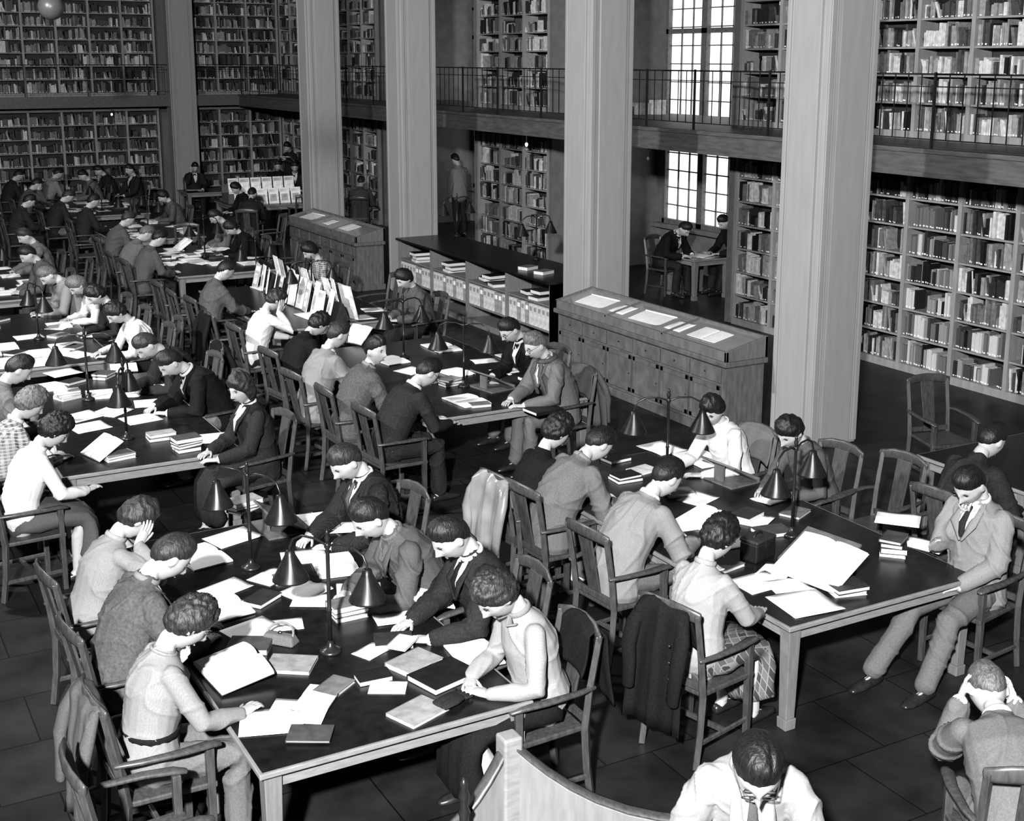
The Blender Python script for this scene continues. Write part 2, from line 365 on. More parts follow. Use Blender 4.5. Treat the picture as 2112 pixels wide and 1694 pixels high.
    if bt=='trousers':
        low.tube([hip-V((0,.0,.045)),hip+V((0,0,.07))],[(.155,.115),(hips_r[0]+.005,hips_r[1]+.005)],14,side=sx)
        remesh(low,max(vox,.012),2,.014,seed+5).build('trousers',bm_,root,True)
    else:
        kn=hip+V((0,.42,-.035)); sk=MB()
        if stand: pp=[(hip+V((0,0,.1)),(.14,.11)),(hip,(.185,.14)),(V((0,0,.6)),(.2,.16)),(V((0,0,.42)),(.22,.18))]
        else: pp=[(hip+V((0,-.02,.09)),(.15,.118)),(hip+V((0,0,.01)),(.195,.138)),(hip+V((0,.1,.0)),(.205,.12)),(hip+V((0,.2,.0)),(.21,.105)),(hip+V((0,.32,-.015)),(.21,.09)),(kn,(.205,.085)),(kn+V((0,.04,-.05)),(.205,.08)),(kn+V((0,.05,-.12)),(.205,.08)),(kn+V((0,.045,-.22)),(.215,.092)),(kn+V((0,.03,-.29)),(.22,.10))]
        sk.tube([p for p,r in pp],[r for p,r in pp],44,side=sx); 
        sk.v=[(x+.010*math.sin(40*z+25*y),y+.008*math.sin(70*x),z+.010*(1-abs(math.sin(22*x+5*y)))*2) for x,y,z in sk.v]
        sk.build('skirt',bm_,root,True)
    if belt:
        bc=waist-.02*D(l*.5); MB().tube([bc+V(((wa_r[0]+.040)*math.cos(w),(wa_r[1]+.036)*math.sin(w),-.25*(wa_r[1])*math.sin(w)*math.sin(l*.5))) for w in [2*PI*i/20 for i in range(21)]],[(.006,.018)]*21,8).build('belt',T['black'],root,True)
    for sh in shoes: sh.build('shoe',m_shoe,root,True)
    hb=hair_mb(hair,seed,py>600); hb.v=[tuple(Mh@V(v)) for v in hb.v]; hb.build('hair',m_hair[hc],root,True)
    nrmf=lambda a: V((0,math.cos(a),-math.sin(a)))
    k=MB(); ce=nb+(.022 if collar else .008)*nd; rw=nr+(.013 if collar else .017)
    ring=[ce+V((rw*math.cos(w),0,0))+ (nrmf(l*1.1)*((rw-.001)*math.sin(w)))-V((0,0,.012*math.sin(w))) for w in [2*PI*i/18 for i in range(19)]]
    k.tube(ring,[(.017,.008) if collar else (.009,.008)]*19,8,side=nd)
    k.build('shirt_collar' if collar else 'neckband',T[collar or top],root,True)
    if collar:
        if jacket:
            e=.034
            c0=nb+nrmf(l*1.1)*.070; c1=chest.lerp(nb,.45)+nrmf(l)*(.128+e*.8); c2=chest+nrmf(l)*(ch_r[1]+.022+e)-D(l)*.02
            v=MB(); v.add([c0+V((-.05,-.01,.01)),c0+V((.05,-.01,.01)),c1+V((.045,0,0)),c2,c1+V((-.045,0,0))],[(0,1,2,3,4)]); v.build('shirt_front',T[collar],root,solid=.006)
            lp=MB()
            for sg in (-1,1): lp.tube([c0+V((sg*.062,-.03,.012)),c0+V((sg*.062,-.012,-.01)),c1+V((sg*.062,.004,0)),c2+V((sg*.008,.006,-.01))],[(.012,.007),(.018,.008),(.03,.008),(.008,.006)],8,side=sx)
            lp.build('lapel',T[top],root,True)
            if tie:
                t=MB(); t.tube([c0+V((0,.012,-.012)),c0.lerp(c1,.4)+V((0,.012,0)),c1+V((0,.012,0)),c2+V((0,.004,.01))],[(.014,.008),(.016,.006),(.024,.006),(.02,.005)],8,side=sx); t.build('necktie',T[tie],root,True)
        elif fem:
            k=MB()
            for sg in (-1,1): k.tube([ce+nrmf(l*1.1)*(rw+.004)+V((sg*.008,0,-.012)),ce+nrmf(l*1.1)*(rw+.022)+V((sg*.045,0,-.04)),ce+nrmf(l*1.1)*(rw+.0)+V((sg*.075,0,-.032))],[(.012,.006),(.026,.007),(.018,.006)],8,side=(0,1,0))
            k.build('collar_point',T[collar],root,True)
    if scarf:
        k=MB(); ce=nb+.01*nd
        k.tube([ce+V((.082*math.cos(w),.08*math.sin(w),-.02*math.sin(w))) for w in [2*PI*i/14 for i in range(15)]],[.022]*15,8)
        for sg in (-1,1): k.tube([nb+V((sg*.05,.09,-.03)),chest+V((sg*.07,.19,.02)),waist+V((sg*.08,.19,0))],[(.03,.012)]*3,8,side=sx)
        k.build('scarf',T[scarf],root,True)
    if glasses:
        g=MB()
        for sg in (-1,1): g.tube([Mh@V((sg*.030+.020*math.cos(w),.095,.008+.017*math.sin(w))) for w in [2*PI*i/12 for i in range(13)]],[.0024]*13,5); g.tube([Mh@V((sg*.050,.094,.012)),Mh@V((sg*.074,.0,.012))],[.0022]*2,5)
        g.tube([Mh@V((-.01,.096,.01)),Mh@V((.01,.096,.01))],[.0024]*2,5); g.build('spectacles',m_feat,root)
    return base,az
# ------------------------------------------------------------------ chair prototype (faces +Y)
def chair_proto():
    r=thing('armchair','x','chair')
    s=MB(); s.hexa([(-.20,-.215,.425),(.20,-.215,.425),(.235,.225,.425),(-.235,.225,.425),(-.20,-.215,.455),(.20,-.215,.455),(.235,.225,.458),(-.235,.225,.458)]); s.build('seat',m_chair,r,bevel=.008)
    sq=V((1,1,0)).normalized()
    for g in (-1,1):
        MB().tube([(g*.205,-.265,0),(g*.205,-.235,.2),(g*.205,-.22,.44),(g*.207,-.245,.66),(g*.21,-.30,.96)],[.026,.027,.029,.026,.024],4,side=sq,ends=False).build('leg',m_chair,r,bevel=.004)
        MB().leg(g*.215,.195,0,.655,.018,.021).build('leg',m_chair,r,bevel=.004)
        MB().tube([(g*.215,-.265,.675),(g*.245,-.15,.68),(g*.25,.05,.675),(g*.232,.19,.668),(g*.225,.245,.655)],[(.018,.014),(.022,.015),(.03,.016),(.034,.016),(.024,.012)],8,side=(1,0,0)).build('armrest',m_chair,r,True)
        MB().tube([(g*.208,-.245,.15),(g*.212,.195,.15)],[(.011,.018)]*2,6,side=(1,0,0)).build('stretcher',m_chair,r)
    MB().box(-.21,.21,-.02,.005,.135,.165).build('stretcher',m_chair,r,bevel=.003)
    MB().tube([(-.222,-.295,.945),(-.12,-.325,.965),(0,-.335,.97),(.12,-.325,.965),(.222,-.295,.945)],[(.036,.013),(.044,.013),(.047,.013),(.044,.013),(.036,.013)],10,side=(0,0,1)).build('top_rail',m_chair,r,True)
    MB().hexa([(-.06,-.222,.47),(.06,-.222,.47),(.06,-.206,.47),(-.06,-.206,.47),(-.07,-.325,.94),(.07,-.325,.94),(.07,-.309,.94),(-.07,-.309,.94)]).build('splat',m_chair,r,bevel=.003)
    MB().box(-.20,.20,-.235,-.21,.47,.515).build('back_rail',m_chair,r,bevel=.003)
    return r
CP=chair_proto(); CUSED=[False]
def chair(x,y,az,label,group=None):
    if not CUSED[0]:
        CUSED[0]=True; CP.location=(x,y,0); CP.rotation_euler=(0,0,rad(az-90)); tag(CP,label,'chair',group); return CP
    return dup(CP,(x,y,0),rad(az-90),label,'chair',group)
def P(px,py,az,label,short,ch=True,chaz=None,cd=.05,**k):
    base,_=make_person(px,py,az,label,**k)
    if ch:
        a=chaz if chaz is not None else az; d=cd
        chair(base.x+d*math.cos(rad(a)),base.y+d*math.sin(rad(a)),a,'dark oak armchair with central splat, seating '+short)
        return V((base.x+d*math.cos(rad(a)),base.y+d*math.sin(rad(a)),0))
    return base
def coat(b,az,mt,label,ln=.62,sleeves=True,w=.22,buttons=0,fold=.04):
    r=thing('coat',label,'coat',(b.x,b.y,0),rad(az-90)); pth=[(-.225,.74),(-.252,.86),(-.278,.975),(-.325,1.005),(-.365,.95),(-.385,.75),(-.40,1.0-ln)]
    s0=random.random()*6
    def fn(u,v):
        t=v*(len(pth)-1); i=min(int(t),len(pth)-2); f=t-i; a,b_=pth[i],pth[i+1]; yy=a[0]+(b_[0]-a[0])*f; zz=a[1]+(b_[1]-a[1])*f
        k=max(0,v-.5)*2; x_=(u-.5)*2*w*(1+.12*k-.1*(1-k))
        s1=1-abs(math.sin(u*7+s0+1.5*v+.6*math.sin(5*v)))
        return (x_+.015*math.sin(9*v+s0)*k,yy-fold*1.3*k*s1**2-.25*fold*math.sin(16*u+7*v+s0)*(.3+k)-.008*math.sin(13*v+5*u),zz-.035*(abs(u-.5)*2)**2.5+.7*fold*math.sin(u*5+s0)*k*k)
    MB().grid(fn,40,36).build('coat_body',mt,r,True,solid=.014)
    if sleeves:
        for g in (-1,1): MB().tube([(g*w*.80,-.335,.95),(g*w*1.0,-.39,.82),(g*w*1.02,-.425,.7),(g*w*.95,-.43,.6),(g*w*.92,-.445,.46)],[(.035,.024),(.05,.034),(.05,.034),(.046,.03),(.042,.026)],10,side=(1,0,0)).build('sleeve',mt,r,True)
    for q in range(buttons): MB().ell((w*.75,-.445,.8-.1*q),(.010,.008,.010)).build('button',m_brass,r,True)
    return r
# ------------------------------------------------------------------ tables
TZ=.70
def table(x0,x1,y0,y1,label,legs=True,name='reading_table'):
    r=thing(name,label,'table',((x0+x1)/2,(y0+y1)/2,0)); a=(x1-x0)/2; b=(y1-y0)/2
    t=MB().box(-a,a,-b,b,.668,.697).build('tabletop',m_oakx,r,bevel=.006)
    MB().box(-a+.018,a-.018,-b+.018,b-.018,.690,TZ).build('writing_surface',m_top,t)
    p=MB(); i=.05
    p.box(-a+i,a-i,-b+i,-b+i+.025,.585,.668); p.box(-a+i,a-i,b-i-.025,b-i,.585,.668); p.box(-a+i,-a+i+.025,-b+i,b-i,.585,.668); p.box(a-i-.025,a-i,-b+i,b-i,.585,.668)
    p.build('apron',m_oakx,r,bevel=.003)
    for sx in (-1,1):
        for sy in (-1,1):
            l=MB(); X=sx*(a-.075); Y=sy*(b-.075); l.leg(X,Y,.07,.668,.034,.045); l.leg(X,Y,0,.07,.04,.042); l.build('leg',m_oakl,r,bevel=.004)
table(1.62,3.11,5.36,8.66,'nearest left reading table, black top strewn with books')
table(4.87,6.48,5.38,8.68,'nearest right reading table with big open book on black top')
table(1.62,3.13,10.38,13.65,'second reading table of the left row, beside the smiling woman')
table(4.92,6.72,10.45,13.75,'second reading table of the right row, before the glazed case')
table(1.50,2.95,14.4,17.7,'third reading table of the left row, at the photo edge')
table(4.95,6.74,15.0,18.3,'reading table carrying the long rack of magazines')
table(1.55,3.05,18.8,22.0,'fourth reading table of the left row, far left')
table(5.0,6.7,19.6,22.9,'reading table just behind the one with the magazine rack')
table(5.0,6.7,24.0,27.2,'fifth reading table of the right row, in the dim distance')
table(5.0,6.7,28.3,31.4,'farthest reading table of the right row, near the end wall')
table(8.1,9.6,6.35,7.5,'dark table cut off by the right edge of photo')
table(8.5,9.7,32.0,33.0,'small far table before the end wall pier')
table(8.6,10.4,28.4,30.0,'far table holding the bright display of magazines')
table(12.95,13.75,17.05,17.9,'small table in the window alcove')
# ------------------------------------------------------------------ books, papers
def open_book(p,az,label,w=.40,h=.27,th=.022,tilt=0,lift=0,mt=None,cov=1,grp=None,roll=0):
    r=thing('open_book',label,'book',(p.x,p.y,p.z+lift),rad(az-90),grp); r.rotation_euler=(rad(tilt),rad(roll),rad(az-90))
    a=w/2; MB().box(-a-.004,a+.004,-h/2-.004,h/2+.004,0,.003).build('cover',m_bk[cov],r)
    g=MB(); prof=[(0,.35),(.06,.8),(.2,1.05),(.45,1.),(.75,.75),(1,.4)]
    for s in (-1,1):
        pr=[(s*a*u,.003+th*z) for u,z in prof]+[(s*a,.003),(0,.003)]; n=len(pr)
        vs=[(x,-h/2,z) for x,z in pr]+[(x,h/2,z) for x,z in pr]
        g.add(vs,[tuple(range(n)),tuple(range(2*n-1,n-1,-1))]+[(i,(i+1)%n,n+(i+1)%n,n+i) for i in range(n)])
    g.build('pages',mt or m_page,r); return r
def closed_book(p,az,label,w=.16,h=.23,t=.03,tone=1,lift=0,grp=None,plain=False):
    r=thing('book',label,'book',(p.x,p.y,p.z+lift),rad(az-90),grp); a=w/2
    c=MB(); c.box(-a,a,-h/2,h/2,0,.003); c.box(-a,a,-h/2,h/2,t-.003,t); c.box(-a-.003,-a+.004,-h/2,h/2,0,t); c.build('cover',m_bk[tone],r,bevel=.001)
    MB().box(-a+.004,a-.005,-h/2+.005,h/2-.005,.003,t-.003).build('pages',m_pageb,r); return r
def sheet(p,az,label,w=.21,h=.29,lift=0,curl=.006,grp=None,mt=None):
    q=random.random()*6
    o=MB().grid(lambda u,v:((u-.5)*w,(v-.5)*h,.002+curl*(math.sin(u*3+q)**2)*v),6,6).build('paper_sheet',mt or m_paper,None,True,solid=.0015)
    o.location=(p.x,p.y,p.z+lift+.001); o.rotation_euler=(0,0,rad(az-90)); tag(o,label,'paper',grp); return o
def A(px,py,dz=0): return at(px,py,TZ+dz)
OB=lambda px,py,az,l,**k: open_book(A(px,py),az,l,**k)
CB=lambda px,py,az,l,**k: closed_book(A(px,py),az,l,**k)
SH=lambda px,py,az,l,**k: sheet(A(px,py),az,l,**k)
def stack(px,py,az,l,n=3,tones=(1,2,0,3)):
    z=0; pos=('lowest','second','third','fourth','topmost')
    for i in range(n):
        t=random.uniform(.02,.04); nm='topmost' if i==n-1 else pos[i]
        closed_book(A(px,py),az+random.uniform(-12,12),nm+' book in the pile '+l,random.uniform(.14,.18),random.uniform(.2,.25),t,tones[i%len(tones)],z); z+=t
def bookrest(px,py,az,l):
    p=A(px,py); r=thing('bookrest',l,'book stand',p,rad(az-90))
    MB().hexa([(-.2,-.14,.015),(.2,-.14,.015),(.2,.12,.16),(-.2,.12,.16),(-.2,-.14,.028),(.2,-.14,.028),(.2,.112,.175),(-.2,.112,.175)]).build('rest_board',m_case,r,bevel=.003)
    MB().box(-.2,.2,-.165,-.14,0,.045).build('ledge',m_case,r,bevel=.003); MB().box(-.05,.05,.08,.10,0,.14).build('prop',m_case,r); MB().box(-.2,.2,-.14,.14,0,.014).build('base',m_case,r)
# table A
OB(482,1392,5,'thick open book tilted up before the woman in belted cardigan',w=.42,h=.30,th=.05,tilt=8,lift=.03)
SH(430,1255,8,'sheet under the forearm of the man in tweed',w=.3,h=.34)
OB(412,1150,10,'open book before the woman with hand at her head',w=.42,h=.28)
SH(465,1215,20,'single white page left of the grey-coated reader')
OB(455,1255,8,'open book before the grey tweed reader at nearest table',w=.4,h=.27,lift=.004)
CB(600,1374,-35,'grey notebook lying alone beside the pale handbag',w=.2,h=.26,t=.02,tone=4)
CB(515,1338,-30,'dark book behind the thick tilted open book',w=.18,h=.24,t=.035,tone=2)
SH(560,1490,-20,'white sheet at the near end, left one of two',w=.26,h=.32); SH(615,1470,-35,'white sheet at near end partly under the grey pamphlet',w=.24,h=.3,lift=.004)
OB(655,1445,-40,'small pamphlet lying open on the near end papers',w=.28,h=.18,th=.006,lift=.008)
CB(640,1520,-30,'thin dark exercise book on the near end papers',w=.16,h=.22,t=.012,tone=2,lift=.01)
CB(770,1402,-5,'small black book standing apart near the lamp foot',w=.12,h=.19,t=.03,tone=0)
CB(812,1328,-20,'dark book with worn spine right of the lamp foot',w=.17,h=.22,t=.035,tone=1)
CB(855,1372,20,'light grey covered book beside the black folio',w=.2,h=.26,t=.03,tone=4); CB(915,1400,15,'large black folio near the woman in pale sweater',w=.24,h=.32,t=.035,tone=0)
CB(862,1472,20,'pale grey notebook by the dark gloves',w=.2,h=.26,t=.02,tone=4)
OB(978,1352,175,'white open book under the pale-sweatered woman’s arms',w=.34,h=.24)
OB(880,1240,172,'open book leaning in the hands of the young man in suit',w=.36,h=.26,tilt=18,lift=.04)
OB(690,1168,170,'open book before the soldier in battledress',w=.4,h=.27); SH(626,1150,165,'loose paper beside the soldier’s open book',w=.24,h=.3)
stack(718,1270,10,'behind the nearest lamp foot',3,(4,1,3))
SH(630,1222,20,'crumpled white sheet left of the small book pile',w=.24,h=.26,curl=.03); SH(640,1240,60,'second sheet left of the small book pile',w=.22,h=.2,lift=.003)
bookrest(575,1090,180,'wooden bookrest holding papers at the far end of nearest table'); OB(655,1078,172,'open book lying near the pinstriped man',w=.36,h=.26)
stack(505,1052,20,'at the far end of the nearest left table',3,(3,2,4))
SH(700,1090,160,'page under the pinstriped man’s hand'); SH(560,1190,30,'loose white note in the middle of nearest left table',w=.2,h=.26); CB(600,1195,-10,'grey exercise book beside the middle loose note',w=.17,h=.22,t=.015,tone=3)
CB(830,1340,40,'pale booklet lying on the dark worn book',w=.12,h=.18,t=.012,tone=5,lift=.036)
SH(765,1345,25,'small white note between lamp foot and worn book',w=.14,h=.18); SH(590,1290,-15,'folded letter behind the pale handbag',w=.16,h=.2); CB(540,1240,35,'dark closed book in front of the tweed reader',w=.15,h=.22,t=.03,tone=1); SH(740,1215,160,'loose page left of the young man’s leaning book',w=.2,h=.28)
SH(820,1270,170,'white page between the soldier and young man in suit',w=.24,h=.3); SH(520,1300,15,'half hidden page behind the dark closed book',w=.24,h=.3); CB(690,1420,35,'small grey book at near end right of the pamphlet',w=.14,h=.2,t=.02,tone=3); SH(480,1110,15,'long white page at the far left corner of nearest table',w=.26,h=.34); CB(800,1420,-30,'thin pale pamphlet touching the small black book',w=.13,h=.2,t=.006,tone=5)
# table C
for px,py,az,l in ((312,832,170,'sheet before the man in the black suit'),(262,812,150,'sheet by the second lamp of the left row'),(438,905,175,'note paper under the smiling woman’s hands'),(185,882,10,'sheet beside the woman in white blouse'),(350,800,165,'second sheet before the man in black suit'),(170,860,20,'small sheet behind the half open book'),(230,850,40,'loose sheet in the middle of second left table'),(290,865,10,'loose note right of the middle sheet'),(130,770,15,'white sheet near the left edge lamp')): SH(px,py,az,l,w=.3,h=.32)
OB(212,940,15,'book held half open by the woman in white blouse',w=.34,h=.26,tilt=30,lift=.07)
stack(385,928,10,'before the smiling woman',4,(1,2,0,2)); stack(333,905,0,'left of the smiling woman’s pile',2,(2,4)); stack(140,822,10,'of pale books near the left photo edge',3,(5,4,5))
OB(255,760,170,'open book before the bowed man in dark coat',w=.4,h=.28); stack(245,945,15,'right of the half open book',2,(5,3))
OB(100,800,10,'open book beside the checked blouse',w=.36,h=.26); CB(150,790,30,'dark book among the papers of second left table',tone=1); stack(215,780,40,'behind the black-suited writer’s papers',2,(0,2))
OB(205,815,170,'open book between the two lamps of second left table',w=.36,h=.26)
# table D
r=thing('bookrest','low wooden rest under the very large open volume','book stand',A(1690,1165),rad(10-90))
MB().hexa([(-.22,-.16,.012),(.22,-.16,.012),(.22,.15,.16),(-.22,.15,.16),(-.22,-.16,.024),(.22,-.16,.024),(.22,.144,.174),(-.22,.144,.174)]).build('rest_board',m_case,r); MB().box(-.2,.2,.1,.13,0,.14).build('prop',m_case,r); MB().box(-.2,.2,-.185,-.16,0,.03).build('ledge',m_case,r)
open_book(A(1690,1160,.108),10,'very large open volume propped up on the right table',w=.50,h=.38,th=.03,tilt=27,cov=5,mt=m_paper)
SH(1565,1203,0,'written sheet beneath the plaid-skirted woman’s pen',w=.26,h=.32); SH(1625,1210,-15,'folded sheet beside the written one',w=.2,h=.26,lift=.003); SH(1660,1246,-8,'broad white paper at the right table’s near corner',w=.34,h=.36,lift=.002)
SH(1600,1180,30,'grey folded leaflet behind the written sheet',w=.2,h=.24,lift=.004)
stack(1745,1222,-10,'right of the broad white paper',2,(5,1))
stack(1842,1140,40,'with papers before the pale-jacketed man',4,(5,1,0,2)); SH(1850,1105,40,'newspaper on the pile before the pale-jacketed man',w=.3,h=.26,lift=.12)
SH(1905,1125,20,'flat papers under the pale-jacketed man’s elbow',w=.3,h=.2)
OB(1455,1080,5,'open book before the man in light tweed',w=.36,h=.26,tilt=15,lift=.03); CB(1592,1100,-10,'dark book behind the black case',w=.18,h=.25,t=.03,tone=2); CB(1540,1068,20,'dark book with pale pages near the bookrest',w=.17,h=.23,t=.04,tone=1)
SH(1400,1085,-10,'white sheet at the light tweed man’s sleeve',w=.24,h=.3); SH(1590,1030,190,'white slip under the grey pullover woman’s hand',w=.2,h=.26); CB(1500,1170,10,'small dark book beside the plaid-skirted woman’s arm',w=.14,h=.2,t=.025,tone=3)
bookrest(1500,990,185,'wooden bookrest before the dark-haired woman on far side')
OB(1445,948,178,'open book before the woman in cable sweater',w=.44,h=.28); SH(1365,925,185,'white paper left of the cable-sweatered woman',w=.34,h=.3)
stack(1290,990,8,'between the two bowed men',2,(1,0)); CB(1325,972,10,'pale book at the elbow of the grey-coated man',w=.16,h=.22,t=.02,tone=5); CB(1270,950,5,'black book before the woman in dark sweater',w=.16,h=.22,t=.03,tone=0)
SH(1440,1030,20,'loose white page between tweed man and bookrest',w=.22,h=.28); CB(1400,1020,-15,'grey closed book right of the two bowed men',w=.16,h=.22,t=.03,tone=4)
SH(1560,1075,30,'white note tucked behind the black leather box',w=.2,h=.26); CB(1640,1060,25,'thin grey book behind the lamp of the big volume',w=.16,h=.22,t=.02,tone=3); SH(1500,1120,-5,'white page before the plaid-skirted woman’s far elbow',w=.24,h=.3)
# table B
OB(962,828,5,'open book beneath the bespectacled man in dark sweater',w=.44,h=.3); CB(1120,848,185,'flat black book at the near right corner',w=.24,h=.32,t=.03,tone=0); bookrest(1012,800,190,'wooden bookrest in the middle of the scarfed man’s table')
OB(1085,790,180,'open book held by the scarfed man',w=.34,h=.26,tilt=15,lift=.03); OB(1060,738,180,'open book before the man in black suit',w=.4,h=.28); OB(805,745,8,'open book before the man turning to the camera',w=.4,h=.28)
stack(928,795,10,'left of the lamp before the scarfed man',3,(1,2,4)); SH(872,790,10,'white sheet near the dark-sweatered man’s elbow'); OB(910,718,180,'broad open book at the table’s far end',w=.5,h=.3); SH(1000,745,170,'loose sheet near the black-suited man')
OB(738,708,20,'book held up by the man in light jacket',w=.34,h=.26,tilt=45,lift=.1)
SH(1045,765,185,'loose note between the two bespectacled men',w=.26,h=.3); SH(850,765,20,'white sheet left of the pile before the lamp',w=.28,h=.3); CB(990,838,-10,'small grey book at the near edge of scarfed man’s table',tone=3,w=.13,h=.2); OB(940,770,190,'open book across from the dark-sweatered man',w=.36,h=.26)
# table E and beyond
OB(640,652,5,'open book before the girl in white sweater',w=.42,h=.28); SH(745,655,180,'white sheets at near end of the magazine table',w=.34,h=.3); SH(770,640,170,'second sheet at near end of the magazine table',w=.3,h=.3,lift=.003)
OB(545,595,5,'open book before the man in dark grey by the rack',w=.4,h=.28)
OB(395,537,5,'open book before the grey man, first behind the rack table',w=.44,h=.3); OB(378,515,5,'open book propped before the second grey man',w=.4,h=.28,tilt=35,lift=.09)
for i in range(120):
    x0,x1,y0,y1,nm=((1.6,2.85,14.6,17.5,'the third table of the left row'),(1.7,2.95,19,21.8,'the far left table'),(5.1,6.6,19.9,22.7,'the table behind the magazine rack'),(5.1,6.6,24.2,27,'the fifth table of the right row'),(5.1,6.6,28.5,31.2,'the farthest table'))[i%5]
    p=V((random.uniform(x0,x1),random.uniform(y0,y1),TZ)); k=i%3
    if k==0: open_book(p,random.choice((0,180)),'open book among those scattered over '+nm,grp='open books on '+nm)
    elif k==1: sheet(p,random.uniform(0,180),'white paper among those scattered over '+nm,grp='papers on '+nm,w=.28,h=.32)
    else: closed_book(p,random.uniform(0,180),'closed book among those scattered over '+nm,tone=random.choice((1,2,4)),grp='closed books on '+nm)
sheet(at(402,392,TZ),250,'white paper on the small far table',w=.4,h=.3); sheet(V((13.35,17.5,TZ)),20,'white papers on the alcove table',w=.5,h=.4)
# handbag, gloves, box
r=thing('handbag','pale leather handbag with looped handle on nearest table','bag',A(578,1325),rad(-50))
MB().hexa([(-.11,-.05,0),(.11,-.05,0),(.11,.05,0),(-.11,.05,0),(-.09,-.028,.055),(.09,-.028,.055),(.09,.028,.055),(-.09,.028,.055)]).build('bag_body',T['mid'],r,bevel=.012)
MB().tube([(.085*math.cos(w),.05*math.sin(w),.05+.05*math.sin(w)) for w in [PI*i/12 for i in range(13)]],[.007]*13,6).build('handle',T['light'],r,True); MB().ell((0,0,.06),(.014,.012,.012)).build('clasp',m_brass,r)
r=thing('gloves','crumpled dark gloves beside the pale grey notebook','gloves',A(935,1452),rad(20))
for k in (0,1):
    g=MB(); g.tube([(-.09,.03*k,.02),(-.02,.03*k-.01,.028),(.05,.03*k,.022)],[(.04,.014),(.045,.018),(.04,.012)],10)
    for q in range(4): g.tube([(.05,.03*k-.03+.02*q,.02),(.10,.03*k-.04+.027*q,.018)],[.010,.008],6)
    g.build('glove',T['dark'],r,True)
r=thing('case_box','small black leather box left of the big volume','box',A(1562,1150),rad(15))
MB().box(-.11,.11,-.07,.07,0,.13).build('box_body',m_bk[0],r,bevel=.01); MB().box(-.113,.113,-.073,.073,.13,.155).build('lid',m_bk[1],r,bevel=.008); MB().box(-.015,.015,-.08,-.07,.1,.14).build('clasp',m_brass,r); MB().tube([(-.05,0,.155),(-.03,0,.18),(.03,0,.18),(.05,0,.155)],[.006]*4,6).build('handle',m_bk[0],r,True)
# ------------------------------------------------------------------ reading lamps
def lamp_proto():
    r=thing('reading_lamp','x','lamp')
    MB().lathe([(.0,0),(.062,0),(.064,.012),(.05,.02),(.03,.03),(.018,.05),(.012,.07)],20).build('base',m_brass,r,True)
    MB().lathe([(.012,.05),(.012,.25),(.017,.255),(.012,.265),(.011,.62),(.018,.63),(.018,.65),(.011,.66)],10).build('pole',m_brass,r,True)
    MB().lathe([(.009,.655),(.014,.675),(.016,.69),(.009,.705),(.012,.715),(.003,.74)],10).build('finial',m_brass,r,True)
    for g in (-1,1):
        MB().tube([(0,0,.64),(g*.08,0,.665),(g*.18,0,.665),(g*.25,0,.63),(g*.275,0,.575),(g*.275,0,.54)],[.0075]*6,8).build('arm',m_brass,r,True)
        s=MB(); M=Matrix.Translation((g*.275,0,0))
        s.lathe([(.014,.562),(.024,.556),(.030,.53),(.102,.39),(.106,.380)],20,0,M); s.f=s.f[:-1]; s.m=s.m[:-1]
        sh=s.build('lamp_shade',m_shade,r,True,solid=.003)
        MB().lathe([(.014,.545),(.014,.49),(.022,.47),(.024,.445),(.012,.42)],10,0,M).build('socket',m_shin,sh,True)
    return r
LP=None
def lamp(p,az,label):
    global LP
    if LP is None: LP=lamp_proto(); LP.location=p; LP.rotation_euler=(0,0,az); tag(LP,label,'lamp'); return
    dup(LP,p,az,label,'lamp')
def lampx(b,s1,s2,label,z=TZ):
    p=at(*b,z); a,c=at(*s1,z+.48),at(*s2,z+.48); d=c-a; lamp(p,math.atan2(d.y,d.x),label)
lampx((682,1345),(560,1150),(775,1205),'double-shaded brass table lamp nearest the camera on left table')
lampx((518,1172),(447,985),(607,1020),'double-shaded lamp at far end of the nearest left table')
lampx((262,905),(187,800),(250,715),'double-shaded lamp left of the black-suited man')
lampx((183,825),(120,720),(252,712),'double-shaded lamp at far end of the second left table')
lampx((80,700),(55,575),(130,605),'double-shaded lamp at left photo edge on third left table')
lampx((1633,1105),(1580,1010),(1692,950),'double-shaded lamp beside the very large open volume')
lampx((1375,985),(1295,865),(1462,862),'double-shaded lamp beside the woman in cable sweater')
lampx((957,797),(893,685),(1022,692),'double-shaded lamp before the scarfed man')
lampx((833,738),(780,650),(888,630),'double-shaded lamp at far end of the scarfed man’s table')
lampx((645,640),(588,555),(700,550),'double-shaded lamp beside the long magazine rack')
lampx((530,585),(497,500),(572,490),'double-shaded lamp at far end of the magazine rack')
lampx((423,530),(375,465),(470,455),'double-shaded lamp on the table behind the magazine rack')
lampx((943,487),(900,415),(982,408),'double-shaded lamp at far end of the low periodical shelves',1.02)
lampx((1106,535),(1065,478),(1143,470),'double-shaded lamp at near end of the low periodical shelves',1.02)
for x,y,l in ((5.85,25,'on the fifth table of the right row'),(5.85,26.4,'at the far end of the fifth right table'),(5.85,29.2,'on the farthest table of the right row'),(2.3,20.0,'on the fourth table of the left row')): lamp(V((x,y,TZ)),.4,'double-shaded lamp '+l)
